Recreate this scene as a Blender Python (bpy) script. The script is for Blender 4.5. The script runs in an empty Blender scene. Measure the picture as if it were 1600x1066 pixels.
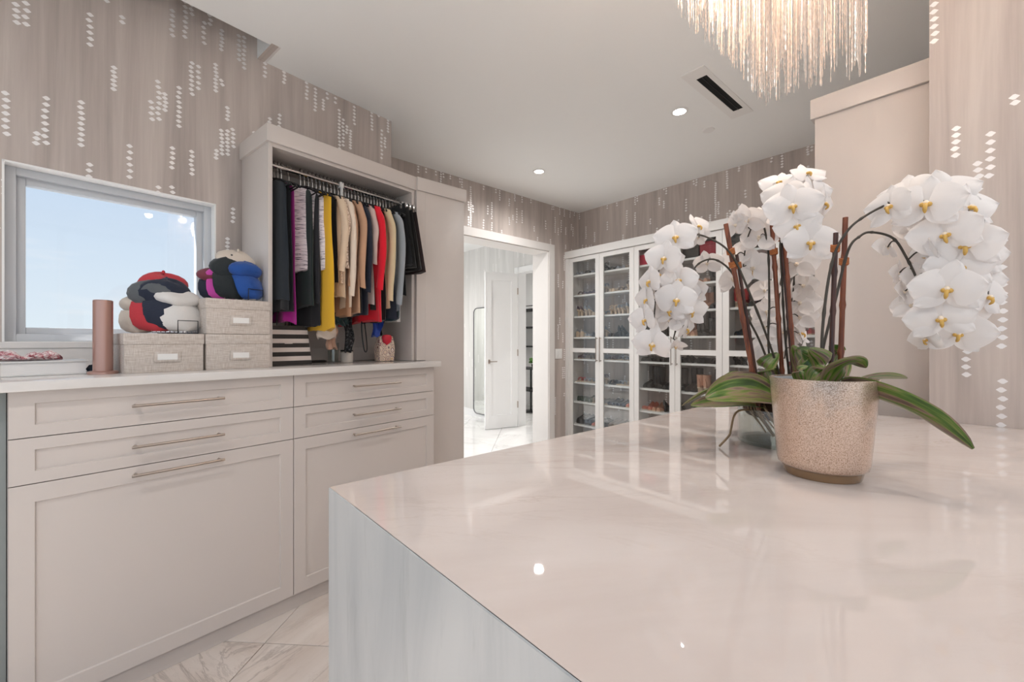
import bpy, bmesh, math, random
from mathutils import Vector, Matrix, Euler
R = math.radians
rnd = random.Random(7)
sc = bpy.context.scene
C = sc.collection
# ---------------------------------------------------------------- camera, world, exposure
HC = 1.33                                   # eye height
YAW = 49.0                                  # view direction, degrees from +X
cam = bpy.data.cameras.new('camera'); camo = bpy.data.objects.new('camera', cam); C.objects.link(camo)
cam.sensor_width = 36; cam.lens = 36 * 667 / 1600; cam.clip_start = 0.02
camo.location = (0, 0, HC); camo.rotation_euler = (R(90), 0, R(YAW - 90))
sc.camera = camo
vs = sc.view_settings
vs.view_transform = 'Standard'; vs.look = 'None'; vs.gamma = 1; vs.use_curve_mapping = False
vs.exposure = 0.63
SKY = .635
w = bpy.data.worlds.new('sky'); sc.world = w; w.use_nodes = True
def world_nodes():
    nt = w.node_tree; n = nt.nodes; L = nt.links; n.clear()
    out = n.new('ShaderNodeOutputWorld'); bg = n.new('ShaderNodeBackground'); bg.inputs[1].default_value = SKY
    tc = n.new('ShaderNodeTexCoord'); sp = n.new('ShaderNodeSeparateXYZ'); L.new(tc.outputs['Generated'], sp.inputs[0])
    cr = n.new('ShaderNodeValToRGB'); L.new(sp.outputs[2], cr.inputs[0])
    e = cr.color_ramp.elements
    e[0].position = 0.0; e[0].color = (.78, .88, .95, 1); e[1].position = .75; e[1].color = (.40, .60, .90, 1)
    m = e.new(.25); m.color = (.60, .74, .92, 1)
    mp = n.new('ShaderNodeMapping'); mp.inputs['Scale'].default_value = (1.6, 1.6, 9); L.new(tc.outputs['Generated'], mp.inputs[0])
    nz = n.new('ShaderNodeTexNoise'); nz.inputs['Scale'].default_value = 2.2; nz.inputs['Detail'].default_value = 6; L.new(mp.outputs[0], nz.inputs['Vector'])
    c2 = n.new('ShaderNodeValToRGB'); c2.color_ramp.elements[0].position = .56; c2.color_ramp.elements[1].position = .78
    c2.color_ramp.elements[1].color = (.75, .75, .75, 1); L.new(nz.outputs[0], c2.inputs[0])
    mx = n.new('ShaderNodeMixRGB'); L.new(c2.outputs[0], mx.inputs[0]); L.new(cr.outputs[0], mx.inputs[1]); mx.inputs[2].default_value = (.93, .95, .97, 1)
    L.new(mx.outputs[0], bg.inputs[0]); L.new(bg.outputs[0], out.inputs[0])
world_nodes()
sun = bpy.data.lights.new('sun', 'SUN'); sun.energy = 8; sun.color = (1, .985, .97); sun.angle = R(1)
suno = bpy.data.objects.new('sun', sun); C.objects.link(suno); suno.location = (-4, 1, 6)
suno.rotation_euler = Vector((.5, -.2, -.85)).to_track_quat('-Z', 'Y').to_euler()
P_DOWN, P_HALL_FILL, P_CHAND = 36, 92, 3.6        # watts of each down light, added hall fill light, chandelier bulb

# ---------------------------------------------------------------- frames
cY, sY = math.cos(R(YAW)), math.sin(R(YAW))
FW = Vector((cY, sY, 0)); RT = Vector((sY, -cY, 0))
def P(x, y, F):                             # photo direction (x, y) at forward distance F -> point
    t = (x - 800) / 667
    return FW * F + RT * (F * t) + Vector((0, 0, HC + (533 - y) / 667 * F))
DA = 9.7                                    # the dresser wall stands at an angle to the rest of the room
FR = {'M': 0.0, 'D': R(DA)}
def toW(fr, p): return Matrix.Rotation(FR[fr], 3, 'Z') @ Vector(p)
def toD(p): return Matrix.Rotation(-FR['D'], 3, 'Z') @ Vector(p)

# ---------------------------------------------------------------- mesh builder
class MB:
    def __init__(s): s.v = []; s.f = []; s.m = []; s.uv = {}
    def add(s, vs, fs, mi=0):
        o = len(s.v); s.v += [tuple(q) for q in vs]
        for f in fs: s.f.append([i + o for i in f]); s.m.append(mi)
        return s
    def box(s, x0, x1, y0, y1, z0, z1, mi=0):
        return s.add([(x0,y0,z0),(x1,y0,z0),(x1,y1,z0),(x0,y1,z0),(x0,y0,z1),(x1,y0,z1),(x1,y1,z1),(x0,y1,z1)],
                     [(0,3,2,1),(4,5,6,7),(0,1,5,4),(1,2,6,5),(2,3,7,6),(3,0,4,7)], mi)
    def prism(s, pts, z0, z1, mi=0):
        n = len(pts)
        return s.add([(p[0],p[1],z0) for p in pts] + [(p[0],p[1],z1) for p in pts],
                     [list(range(n))[::-1], list(range(n, 2*n))] + [(i,(i+1)%n,n+(i+1)%n,n+i) for i in range(n)], mi)
    def loft(s, rings, closed=True, cap=True, mi=0):
        n = len(rings[0]); vs = [p for r in rings for p in r]; fs = []
        for i in range(len(rings)-1):
            for j in range(n if closed else n-1):
                a = i*n+j; b = i*n+(j+1)%n; fs.append((a,b,b+n,a+n))
        if cap and closed:
            fs.append(list(range(n))[::-1]); fs.append([(len(rings)-1)*n+j for j in range(n)])
        return s.add(vs, fs, mi)
    def lathe(s, prof, n=32, c=(0,0,0), mi=0, sx=1, sy=1, cap=True):
        return s.loft([[(c[0]+r*sx*math.cos(2*math.pi*j/n), c[1]+r*sy*math.sin(2*math.pi*j/n), c[2]+z) for j in range(n)] for r, z in prof], True, cap, mi)
    def tube(s, pts, r, n=8, mi=0, cap=True):
        pts = [Vector(p) for p in pts]; rs = r if isinstance(r, (list, tuple)) else [r]*len(pts)
        rings = []; up = None
        for i, p in enumerate(pts):
            d = (pts[min(i+1, len(pts)-1)] - pts[max(i-1, 0)]).normalized()
            if up is None: up = Vector((0,0,1)) if abs(d.z) < .9 else Vector((1,0,0))
            a = d.cross(up)
            if a.length < 1e-6: a = d.orthogonal()
            a.normalize(); b = a.cross(d); up = b
            rings.append([p + (a*math.cos(2*math.pi*j/n) + b*math.sin(2*math.pi*j/n))*rs[i] for j in range(n)])
        return s.loft(rings, True, cap, mi)
    def ball(s, c, r, n=12, k=8, mi=0, sz=1):
        return s.lathe([(max(1e-4, r*math.sin(math.pi*i/k)), -r*sz*math.cos(math.pi*i/k)) for i in range(k+1)], n, c, mi)
    def mesh(s, name, mats, off=(0,0,0), bev=0, seg=2, smooth=True, ang=38, uv=None):
        me = bpy.data.meshes.new(name)
        me.from_pydata([(v[0]-off[0], v[1]-off[1], v[2]-off[2]) for v in s.v], [], s.f)
        for i, p in enumerate(me.polygons): p.material_index = s.m[i]
        if not isinstance(mats, (list, tuple)): mats = [mats]
        for q in mats: me.materials.append(MAT[q] if isinstance(q, str) else q)
        bm = bmesh.new(); bm.from_mesh(me)
        bmesh.ops.recalc_face_normals(bm, faces=bm.faces)
        if bev:
            es = [e for e in bm.edges if len(e.link_faces) == 2 and e.calc_face_angle(0) > R(40)]
            bmesh.ops.bevel(bm, geom=es, offset=bev, segments=seg, affect='EDGES', profile=.6, clamp_overlap=True)
        bm.to_mesh(me); bm.free()
        if uv:
            l = me.uv_layers.new(name='UVMap')
            for lp in me.loops: l.data[lp.index].uv = uv[lp.vertex_index]
        if smooth:
            me.shade_smooth(); me.set_sharp_from_angle(angle=R(ang))
        return me
def bez(pts, n=10):                         # Catmull-Rom through points
    pts = [Vector(p) for p in pts]; out = []
    q = [pts[0]*2-pts[1]] + pts + [pts[-1]*2-pts[-2]]
    for i in range(1, len(q)-2):
        a, b, c, d = q[i-1:i+3]
        for k in range(n):
            t = k/n; out.append(.5*((2*b)+(c-a)*t+(2*a-5*b+4*c-d)*t*t+(3*b-a-3*c+d)*t**3))
    return out + [pts[-1]]
# ---------------------------------------------------------------- objects
def thing(name, label, cat, base=(0,0,0), fr='M', group=None, rot=0):
    o = bpy.data.objects.new(name, None); C.objects.link(o); o.empty_display_size = .05
    o.location = toW(fr, base); o.rotation_euler = (0, 0, FR[fr] + rot)
    o['label'] = label; o['category'] = cat
    if group: o['group'] = group
    o['_b'] = list(base)
    return o
def part(par, name, mb, mats, label=None, root=None, **k):   # mb in frame coordinates of the root
    b = par.get('_b') if par.get('_b') is not None else (0,0,0)
    me = mb.mesh(name, mats, off=b, **k); o = bpy.data.objects.new(name, me); C.objects.link(o); o.parent = par
    o['_p'] = list(b)
    if label: o['label'] = label
    return o
def sub(par, name, mb, mats, **k):          # piece of a part (part sits at its root's origin)
    me = mb.mesh(name, mats, off=par['_p'], **k); o = bpy.data.objects.new(name, me); C.objects.link(o); o.parent = par
    return o
def solo(name, mb, mats, label, cat, base=(0,0,0), fr='M', group=None, **k):
    me = mb.mesh(name, mats, off=base, **k); o = bpy.data.objects.new(name, me); C.objects.link(o)
    o.location = toW(fr, base); o.rotation_euler = (0, 0, FR[fr]); o['label'] = label; o['category'] = cat
    if group: o['group'] = group
    o['_p'] = list(base)
    return o
def struct(name, mb, mats, fr='M', label=None, **k):
    k.setdefault('smooth', False)
    me = mb.mesh(name, mats, **k); o = bpy.data.objects.new(name, me); C.objects.link(o)
    o.rotation_euler = (0, 0, FR[fr]); o['kind'] = 'structure'; o['_p'] = [0,0,0]
    if label: o['label'] = label
    return o
def inst(name, me, par=None, loc=(0,0,0), rot=None, mat=None):
    o = bpy.data.objects.new(name, me); C.objects.link(o)
    if par: o.parent = par
    if mat is not None: o.matrix_local = mat
    else:
        o.location = loc
        if rot: o.rotation_euler = rot
    return o
# ---------------------------------------------------------------- materials
MAT = {}
def new(name):
    m = bpy.data.materials.new(name); m.use_nodes = True; MAT[name] = m
    nt = m.node_tree; b = nt.nodes['Principled BSDF']
    return m, nt, b
def srgb(h):
    h = h.lstrip('#'); c = [int(h[i:i+2], 16)/255 for i in (0,2,4)]
    return tuple(x/12.92 if x < .04045 else ((x+.055)/1.055)**2.4 for x in c) + (1,)
def plain(name, col, rough=.5, metal=0, spec=.5, coat=0, bump=0, bscale=200, sheen=0, var=0):
    m, nt, b = new(name); c = srgb(col) if isinstance(col, str) else tuple(col)+(1,)
    b.inputs['Base Color'].default_value = c; b.inputs['Roughness'].default_value = rough
    b.inputs['Metallic'].default_value = metal; b.inputs['Specular IOR Level'].default_value = spec
    b.inputs['Coat Weight'].default_value = coat; b.inputs['Sheen Weight'].default_value = sheen
    n = nt.nodes; L = nt.links
    tc = n.new('ShaderNodeTexCoord'); nz = n.new('ShaderNodeTexNoise'); nz.inputs['Scale'].default_value = bscale; nz.inputs['Detail'].default_value = 3
    L.new(tc.outputs['Object'], nz.inputs['Vector'])
    if bump:
        bp = n.new('ShaderNodeBump'); bp.inputs['Strength'].default_value = bump; bp.inputs['Distance'].default_value = .002
        L.new(nz.outputs[0], bp.inputs['Height']); L.new(bp.outputs[0], b.inputs['Normal'])
    if var:
        mx = n.new('ShaderNodeMixRGB'); mx.blend_type = 'MULTIPLY'; mx.inputs[0].default_value = var; mx.inputs[1].default_value = c
        L.new(nz.outputs[0], mx.inputs[2]); L.new(mx.outputs[0], b.inputs['Base Color'])
    return m
def emit(name, col, s):
    m = bpy.data.materials.new(name); m.use_nodes = True; MAT[name] = m; n = m.node_tree.nodes; n.clear()
    e = n.new('ShaderNodeEmission'); e.inputs[0].default_value = tuple(col)+(1,); e.inputs[1].default_value = s
    o = n.new('ShaderNodeOutputMaterial'); m.node_tree.links.new(e.outputs[0], o.inputs[0])
def glass(name, tint=(1,1,1), ior=1.5, rough=0.0, extra=0.0):
    m = bpy.data.materials.new(name); m.use_nodes = True; MAT[name] = m; n = m.node_tree.nodes; L = m.node_tree.links; n.clear()
    t = n.new('ShaderNodeBsdfTransparent'); t.inputs[0].default_value = tuple(tint)+(1,)
    g = n.new('ShaderNodeBsdfGlossy'); g.inputs['Roughness'].default_value = rough
    # thin-sheet reflectance (Schlick), the same from both sides
    f0 = ((ior-1)/(ior+1))**2
    ge = n.new('ShaderNodeNewGeometry'); dt = n.new('ShaderNodeVectorMath'); dt.operation = 'DOT_PRODUCT'; L.new(ge.outputs['Incoming'], dt.inputs[0]); L.new(ge.outputs['Normal'], dt.inputs[1])
    def mth(op, a, b):
        k = n.new('ShaderNodeMath'); k.operation = op; k.use_clamp = op != 'POWER'
        for q, v in zip(k.inputs, (a, b)):
            if hasattr(v, 'is_linked'): L.new(v, q)
            elif v is not None: q.default_value = v
        return k.outputs[0]
    c = mth('SUBTRACT', 1., mth('ABSOLUTE', dt.outputs['Value'], None)); f = mth('ADD', f0 + extra, mth('MULTIPLY', 1-f0, mth('POWER', c, 5.)))
    mx = n.new('ShaderNodeMixShader'); o = n.new('ShaderNodeOutputMaterial'); L.new(f, mx.inputs[0])
    L.new(t.outputs[0], mx.inputs[1]); L.new(g.outputs[0], mx.inputs[2]); L.new(mx.outputs[0], o.inputs[0])
class NT:                                    # tiny node helper
    def __init__(s, nt): s.n = nt.nodes; s.l = nt.links
    def put(s, sock, v):
        if v is None: return
        if hasattr(v, 'is_linked'): s.l.new(v, sock)
        else: sock.default_value = v
    def math(s, op, a, b=None, clamp=False):
        k = s.n.new('ShaderNodeMath'); k.operation = op; k.use_clamp = clamp; s.put(k.inputs[0], a); s.put(k.inputs[1], b); return k.outputs[0]
    def comb(s, x=0., y=0., z=0.):
        k = s.n.new('ShaderNodeCombineXYZ'); s.put(k.inputs[0], x); s.put(k.inputs[1], y); s.put(k.inputs[2], z); return k.outputs[0]
    def white(s, v):
        k = s.n.new('ShaderNodeTexWhiteNoise'); k.noise_dimensions = '3D'; s.l.new(v, k.inputs['Vector']); return k.outputs[0]
    def noise(s, v, scale=1., detail=4., rough=.55, dist=0.):
        k = s.n.new('ShaderNodeTexNoise'); s.l.new(v, k.inputs['Vector']); k.inputs['Scale'].default_value = scale
        k.inputs['Detail'].default_value = detail; k.inputs['Roughness'].default_value = rough; k.inputs['Distortion'].default_value = dist; return k.outputs[0]
    def ramp(s, f, stops):
        k = s.n.new('ShaderNodeValToRGB'); s.l.new(f, k.inputs[0]); e = k.color_ramp.elements
        while len(e) < len(stops): e.new(.5)
        for q, (p, c) in zip(e, stops): q.position = p; q.color = srgb(c) if isinstance(c, str) else (tuple(c)+(1,) if len(c) == 3 else c)
        return k.outputs[0]
    def mix(s, f, a, b, mode='MIX'):
        k = s.n.new('ShaderNodeMixRGB'); k.blend_type = mode
        s.put(k.inputs[0], f)
        for i, v in ((1, a), (2, b)):
            if isinstance(v, str): k.inputs[i].default_value = srgb(v)
            else: s.put(k.inputs[i], v)
        return k.outputs[0]
    def xyz(s, kind='Object'):
        tc = s.n.new('ShaderNodeTexCoord'); sp = s.n.new('ShaderNodeSeparateXYZ'); s.l.new(tc.outputs[kind], sp.inputs[0]); return tc.outputs[kind], sp.outputs[0], sp.outputs[1], sp.outputs[2]
    def bump(s, b, h, st=.3, d=.002):
        k = s.n.new('ShaderNodeBump'); k.inputs['Strength'].default_value = st; k.inputs['Distance'].default_value = d; s.l.new(h, k.inputs['Height']); s.l.new(k.outputs[0], b.inputs['Normal'])

def wallpaper(name, pale=False, seed=0.0, prob=.83):
    m, nt, b = new(name); q = NT(nt); v, x, y, z = q.xyz()
    f1 = q.noise(q.comb(q.math('MULTIPLY', x, 9.), seed, q.math('MULTIPLY', z, .55)), 1., 6., .6, .6)
    f2 = q.noise(q.comb(q.math('MULTIPLY', x, 60.), seed, q.math('MULTIPLY', z, 1.6)), 1., 4., .6)
    pan = q.white(q.comb(q.math('FLOOR', q.math('MULTIPLY', x, 1/.34)), seed, 3.))
    f = q.math('ADD', q.math('ADD', q.math('MULTIPLY', f1, .72), q.math('MULTIPLY', f2, .22)), q.math('MULTIPLY', q.math('SUBTRACT', pan, .5), .10))
    cols = [(.30,'#a69b94'),(.47,'#bfb3ac'),(.62,'#cfc4bc')] if not pale else [(.30,'#d0cfcb'),(.5,'#dedcd9'),(.65,'#e8e7e4')]
    base = q.ramp(f, cols)
    cu = .027
    u = q.math('DIVIDE', x, cu); col = q.math('FLOOR', u); fu = q.math('SUBTRACT', q.math('FRACT', u), .5)
    hc = q.white(q.comb(col, seed, 1.)); rp = q.math('ADD', .0195, q.math('MULTIPLY', hc, .010))
    vv = q.math('ADD', q.math('DIVIDE', z, rp), q.math('MULTIPLY', hc, 37.)); row = q.math('FLOOR', vv); fv = q.math('SUBTRACT', q.math('FRACT', vv), .5)
    blk = q.math('FLOOR', q.math('DIVIDE', row, 9.)); k = q.math('SUBTRACT', row, q.math('MULTIPLY', blk, 9.))
    on = q.math('GREATER_THAN', q.white(q.comb(col, blk, seed + 5.)), prob)
    ln = q.math('LESS_THAN', k, q.math('ADD', 1.5, q.math('MULTIPLY', q.white(q.comb(col, blk, seed + 9.)), 7.)))
    zig = q.math('MULTIPLY', q.math('SUBTRACT', q.white(q.comb(col, row, seed + 2.)), .5), .22)
    du = q.math('ABSOLUTE', q.math('MULTIPLY', q.math('SUBTRACT', fu, zig), cu/.0115)); dv = q.math('ABSOLUTE', q.math('DIVIDE', q.math('MULTIPLY', fv, rp), .0098))
    dia = q.math('LESS_THAN', q.math('ADD', q.math('MAXIMUM', du, .22), dv), 1.12)
    mask = q.math('MULTIPLY', q.math('MULTIPLY', on, ln), dia)
    colr = q.mix(mask, base, '#f2efee'); nt.links.new(colr, b.inputs['Base Color'])
    nt.links.new(q.math('MULTIPLY', mask, .45), b.inputs['Metallic'])
    nt.links.new(q.math('SUBTRACT', .62, q.math('MULTIPLY', mask, .16)), b.inputs['Roughness'])
    q.bump(b, f2, .08, .002)
wallpaper('wallpaper', prob=.79); wallpaper('wallpaper_right', seed=21.); wallpaper('wallpaper_far', seed=40., prob=.80); wallpaper('wallpaper_hall', True, 60., .95)

def marble(name, base, lo, vein, scale=1., amt=.5, rough=.08, ang=30, obj_random=False, wscale=1.2, bend=3.):
    m, nt, b = new(name); q = NT(nt); v, x, y, z = q.xyz()
    if obj_random:
        oi = q.n.new('ShaderNodeObjectInfo'); va = q.n.new('ShaderNodeVectorMath'); va.operation = 'ADD'
        nt.links.new(v, va.inputs[0]); nt.links.new(q.comb(q.math('MULTIPLY', oi.outputs['Random'], 31.), q.math('MULTIPLY', oi.outputs['Random'], 17.), 0.), va.inputs[1]); v = va.outputs[0]
    mp = q.n.new('ShaderNodeMapping'); mp.inputs['Rotation'].default_value = (0, 0, R(ang)); nt.links.new(v, mp.inputs[0])
    st = q.n.new('ShaderNodeMapping'); st.inputs['Scale'].default_value = (scale*.55, scale*1.9, scale); nt.links.new(mp.outputs[0], st.inputs[0])
    c = q.noise(st.outputs[0], 1.7, 6., .6, .6)
    col = q.ramp(c, [(.35, lo), (.6, base)])
    d1 = q.noise(st.outputs[0], wscale, 7., .62, bend)
    r = q.math('ABSOLUTE', q.math('SUBTRACT', d1, .5)); vein_m = q.math('SUBTRACT', 1., q.math('DIVIDE', r, .022), True)
    gate = q.math('MULTIPLY', q.math('SUBTRACT', q.noise(st.outputs[0], .9, 3.), .42), 5., True)
    d2 = q.noise(st.outputs[0], wscale*2.6, 6., .65, bend); r2 = q.math('ABSOLUTE', q.math('SUBTRACT', d2, .5)); v2 = q.math('MULTIPLY', q.math('SUBTRACT', 1., q.math('DIVIDE', r2, .012), True), .4)
    mk = q.math('MULTIPLY', q.math('MULTIPLY', q.math('MAXIMUM', vein_m, v2), gate), amt)
    nt.links.new(q.mix(mk, col, vein), b.inputs['Base Color'])
    b.inputs['Roughness'].default_value = rough; b.inputs['Specular IOR Level'].default_value = .5
marble('marble_island', '#cbc1bc', '#c2b6b0', '#ab998d', 1.0, .45, .022, 38)
def side_stone():  # own streaks, but a darker copy of the island marble with shade painted in
    m, nt, b = new('marble_side_shaded'); q = NT(nt); v, x, y, z = q.xyz()
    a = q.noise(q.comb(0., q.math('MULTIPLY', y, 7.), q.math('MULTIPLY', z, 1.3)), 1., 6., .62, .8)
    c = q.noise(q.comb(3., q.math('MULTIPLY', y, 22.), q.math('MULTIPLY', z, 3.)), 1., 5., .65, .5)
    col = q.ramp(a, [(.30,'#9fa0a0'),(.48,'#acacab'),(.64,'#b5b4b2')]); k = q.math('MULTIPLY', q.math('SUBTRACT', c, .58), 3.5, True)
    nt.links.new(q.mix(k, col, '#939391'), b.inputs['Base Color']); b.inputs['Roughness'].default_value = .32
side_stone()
marble('marble_counter', '#ddd9d5', '#d8d3cf', '#cfc6bf', 1.0, .2, .08, 20)
marble('marble_tile', '#d8cec6', '#ccbfb5', '#8a7d75', 1.3, .65, .10, 20, True, 1.1, 2.2)
marble('marble_hall', '#ecebe9', '#e2e1df', '#9d9b98', 1.2, .6, .06, 20, True, 1.1, 2.2)
plain('grout', '#b9aca2', .8, bump=.2)
plain('cabinet_white', '#cfc6c0', .38, bump=.02, bscale=400)
plain('shoe_white', '#e4e2df', .35)
plain('cabinet_gap', '#59524d', .7)
plain('wardrobe_inner', '#c9bfb8', .5)
plain('ceiling_paint', '#f6f6f4', .85, bump=.03, bscale=300)
plain('trim_white', '#e8e4e0', .4)
plain('hall_white', '#f1f1f0', .5)
plain('window_frame', '#c9ccd0', .4)
plain('filler_shade', '#8f9492', .5)  # shade on the end panel, painted in as its base colour
plain('reveal_white', '#f2f1ef', .6)
plain('nickel', '#b7aca3', .28, metal=1)
plain('chrome', '#d8d6d4', .12, metal=1)
plain('dark_metal', '#3a3a3b', .4, metal=.8)
plain('black_plastic', '#17171a', .45)
plain('vent_black', '#0c0c0c', .9)
plain('plate_white', '#efedea', .4)
glass('pane', ior=1.35); glass('door_glass', (.96,.97,.97), 1.5, 0, .015); glass('bowl_glass', (.92,.95,.94), 1.45, 0, .05)
emit('lamp_glow', (1,.93,.85), 14); emit('bulb_glow', (1,.86,.72), 30)
plain('mirror_frame', '#77787a', .4, metal=.6)
plain('mirror', '#e8ecea', .02, metal=1)

# ================================================================ THE ROOM
ZC = 2.955
LW, LS = 2.69, 2.51                         # window wall plane, soffit edge (dresser frame)
def D2(s, L): q = toW('D', (s, L, 0)); return (q.x, q.y)
XR, YR = 2.184, .178                        # near right wall plane and its end
XS, YF = 4.316, 3.54                        # shoe wall, door wall
XB, YB = -1.45, -1.9                        # walls behind the camera
cnr = D2(1.878, LW)
# floor: slab + diagonal tiles
fl = struct('floor', MB().box(-1.7, 7.0, -2.2, 3.6, -.12, -.012).box(.68, 7.0, 3.6, 8.2, -.12, -.012), 'grout')
def floor_tiles():
    t = .61; g = .0015
    me = MB().box(-t/2+g, t/2-g, -t/2+g, t/2-g, -.010, 0).mesh('tile', 'marble_tile', bev=.0012, seg=1)
    mh = MB().box(-t/2+g, t/2-g, -t/2+g, t/2-g, -.010, 0).mesh('tile', 'marble_hall', bev=.0012, seg=1)
    a = Vector((.7071, .7071)); b = Vector((-.7071, .7071)); o = Vector((.412, 2.132))
    for i in range(-9, 14):
        for j in range(-12, 12):
            p = o + a*((i+.5)*t) + b*((j+.5)*t)
            if -1.5 < p.x < 6.6 and -1.6 < p.y < 8 and not (p.y < 3.2 and p.x > 4.4) and not (p.x < .7 and p.y > 3.4):
                k = rnd.randrange(4)
                q = inst('tile', mh if p.y > 3.7 else me, fl, (p.x, p.y, 0), (0, 0, R(45 + 90*k)))
floor_tiles()
# ceiling with the pocket above the window
cp = [(XB-.1, YB-.1), (XS+.1, YB-.1), (XS+.1, YF+.1), (1.2, YF+.1), D2(1.95, LW+.12), D2(.972, LW+.12), D2(.972, LS), D2(-1.75, LS)]
struct('ceiling', MB().prism(cp, ZC, ZC+.12), 'ceiling_paint')
mb = MB().box(-1.8, .972, LS-.1, LW+.1, ZC+.42, ZC+.5)
mb.box(-1.8, 1.02, LS-.1, LS-.0005, ZC+.115, ZC+.43).box(1.02, 1.06, LS-.1, LW+.1, ZC+.1, ZC+.43)
struct('ceiling_pocket', mb, 'ceiling_paint', 'D')
struct('wall_pocket_end', MB().box(.972, 1.02, LS-.02, LW, ZC-.001, ZC+.43), 'wallpaper', 'D')
# window wall with opening
S0, S1, Z0, Z1 = .030, .768, 1.322, 2.066
mb = MB()
for a in ((-1.75, S0, 0, ZC+.43), (S1, 1.878, 0, ZC+.43), (S0, S1, Z1, ZC+.43), (S0, S1, 0, Z0)):
    mb.box(a[0], a[1], LW, LW+.16, a[2], a[3])
struct('wall_window', mb, 'wallpaper', 'D')
mb = MB()
e = .006
mb.box(S0-.001, S0+e, LW-.002, LW+.155, Z0, Z1); mb.box(S1-e, S1+.001, LW-.002, LW+.155, Z0, Z1); mb.box(S0, S1, LW-.002, LW+.155, Z1-e, Z1+.001); mb.box(S0, S1, LW-.002, LW+.155, Z0-.001, Z0+e)
struct('trim_1', mb, 'reveal_white', 'D', 'white plaster return around the window')
win = struct('window_1', MB().box(0,0.001,LW+.3,LW+.301,0,.001), 'window_frame', 'D')
def wframe(s0, s1, z0, z1, w_, y0, y1):
    return MB().box(s0, s0+w_, y0, y1, z0, z1).box(s1-w_, s1, y0, y1, z0, z1).box(s0+w_, s1-w_, y0, y1, z1-w_, z1).box(s0+w_, s1-w_, y0, y1, z0, z0+w_)
win.data = wframe(S0+e, S1-e, Z0+e, Z1-e, .032, LW+.055, LW+.13).mesh('window_1', 'window_frame', bev=.002)
sub(win, 'sash', wframe(S0+.036, S1-.036, Z0+.036, Z1-.036, .030, LW+.080, LW+.125), 'window_frame', bev=.003)
sub(win, 'pane', MB().box(S0+.06, S1-.06, LW+.105, LW+.111, Z0+.06, Z1-.06), 'pane', smooth=False)
struct('trim_2', MB().box(-.5, S1+.012, LW-.012, LW+.002, 1.30, 1.326), 'trim_white', 'D', 'white window sill board', bev=.002)
struct('trim_3', MB().box(-.5, S1+.004, LW-.006, LW+.001, 1.19, 1.30), 'trim_white', 'D', 'white panel between counter and window sill')
# wall return, door wall with opening, shoe wall, right wall, walls behind the camera
struct('wall_return', MB().prism([cnr, (cnr[0]+.0, YF), (cnr[0]-.12, YF), (cnr[0]-.14, cnr[1]+.1)], 0, ZC), 'wallpaper')
OX0, OX1, OZ, WT = 2.12, 3.655, 2.40, .25    # cased opening
mb = MB().box(cnr[0]-.1, OX0, YF, YF+WT, 0, ZC).box(OX1, XS+.1, YF, YF+WT, 0, ZC).box(OX0, OX1, YF, YF+WT, OZ, ZC)
struct('wall_far', mb, 'wallpaper_far')
mb = MB().box(OX0, OX0+.014, YF-.004, YF+WT+.004, 0, OZ).box(OX1-.014, OX1, YF-.004, YF+WT+.004, 0, OZ).box(OX0, OX1, YF-.004, YF+WT+.004, OZ-.014, OZ)
for y0, y1 in ((YF-.018, YF), (YF+WT, YF+WT+.018)):
    mb.box(OX0-.085, OX0+.006, y0, y1, 0, OZ+.08).box(OX1-.006, OX1+.085, y0, y1, 0, OZ+.08).box(OX0+.006, OX1-.006, y0, y1, OZ-.006, OZ+.08)
struct('door_1', mb, 'trim_white', label='white cased doorway opening into the bright hall', bev=.002)
o = struct('wall_right', MB().box(-3.6, 0, 0, .12, 0, ZC), 'wallpaper_far')    # shoe wall, local x along -Y
o.location = (XS, YF, 0); o.rotation_euler = (0, 0, R(90)); o.name = 'wall_shoe_cabinets'
o = struct('wall_near_right', MB().box(-2.2, 0, -.116, 0, 0, ZC), 'wallpaper_right'); o.location = (XR, YR, 0); o.rotation_euler = (0, 0, R(90))
struct('wall_alcove', MB().box(XR+.1, XS+.1, YR-.12, YR-.002, 0, ZC), 'wallpaper')
def win_wall(name, wname, axis, c, a0, a1, o0, o1, z0, z1, t=.12):
    mb = MB()
    def bx(u0, u1, za, zb, d0=0, d1=1, m=mb):
        if axis == 'x': m.box(c+t*min(d0,d1), c+t*max(d0,d1), u0, u1, za, zb)
        else: m.box(u0, u1, c+t*min(d0,d1), c+t*max(d0,d1), za, zb)
    bx(a0, o0, 0, ZC); bx(o1, a1, 0, ZC); bx(o0, o1, z1, ZC)
    if z0 > 0: bx(o0, o1, 0, z0)
    struct(name, mb, 'hall_white')
    fr = MB(); n = 2 if o1-o0 < 1.9 else 3
    for i in range(n+1):
        u = o0 + (o1-o0)*i/n; bx(max(o0, u-.03), min(o1, u+.03), z0, z1, .3, .7, fr)
    bx(o0, o1, z0, z0+.06, .3, .7, fr); bx(o0, o1, z1-.06, z1, .3, .7, fr)
    g = struct(wname, fr, 'window_frame'); pn = MB()
    bx(o0, o1, z0, z1, .48, .52, pn); sub(g, 'pane', pn, 'pane', smooth=False)
win_wall('wall_left', 'added_window_2', 'x', XB, YB, 2.75, -1.7, 2.2, .12, 2.75, -.12)  # unseen window added on the left to bring in daylight
win_wall('wall_rear', 'added_window_3', 'y', YB, XB-.12, 2.4, -1.2, 1.95, .12, 2.75, -.12)  # unseen window added at the rear for soft daylight fill
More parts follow.
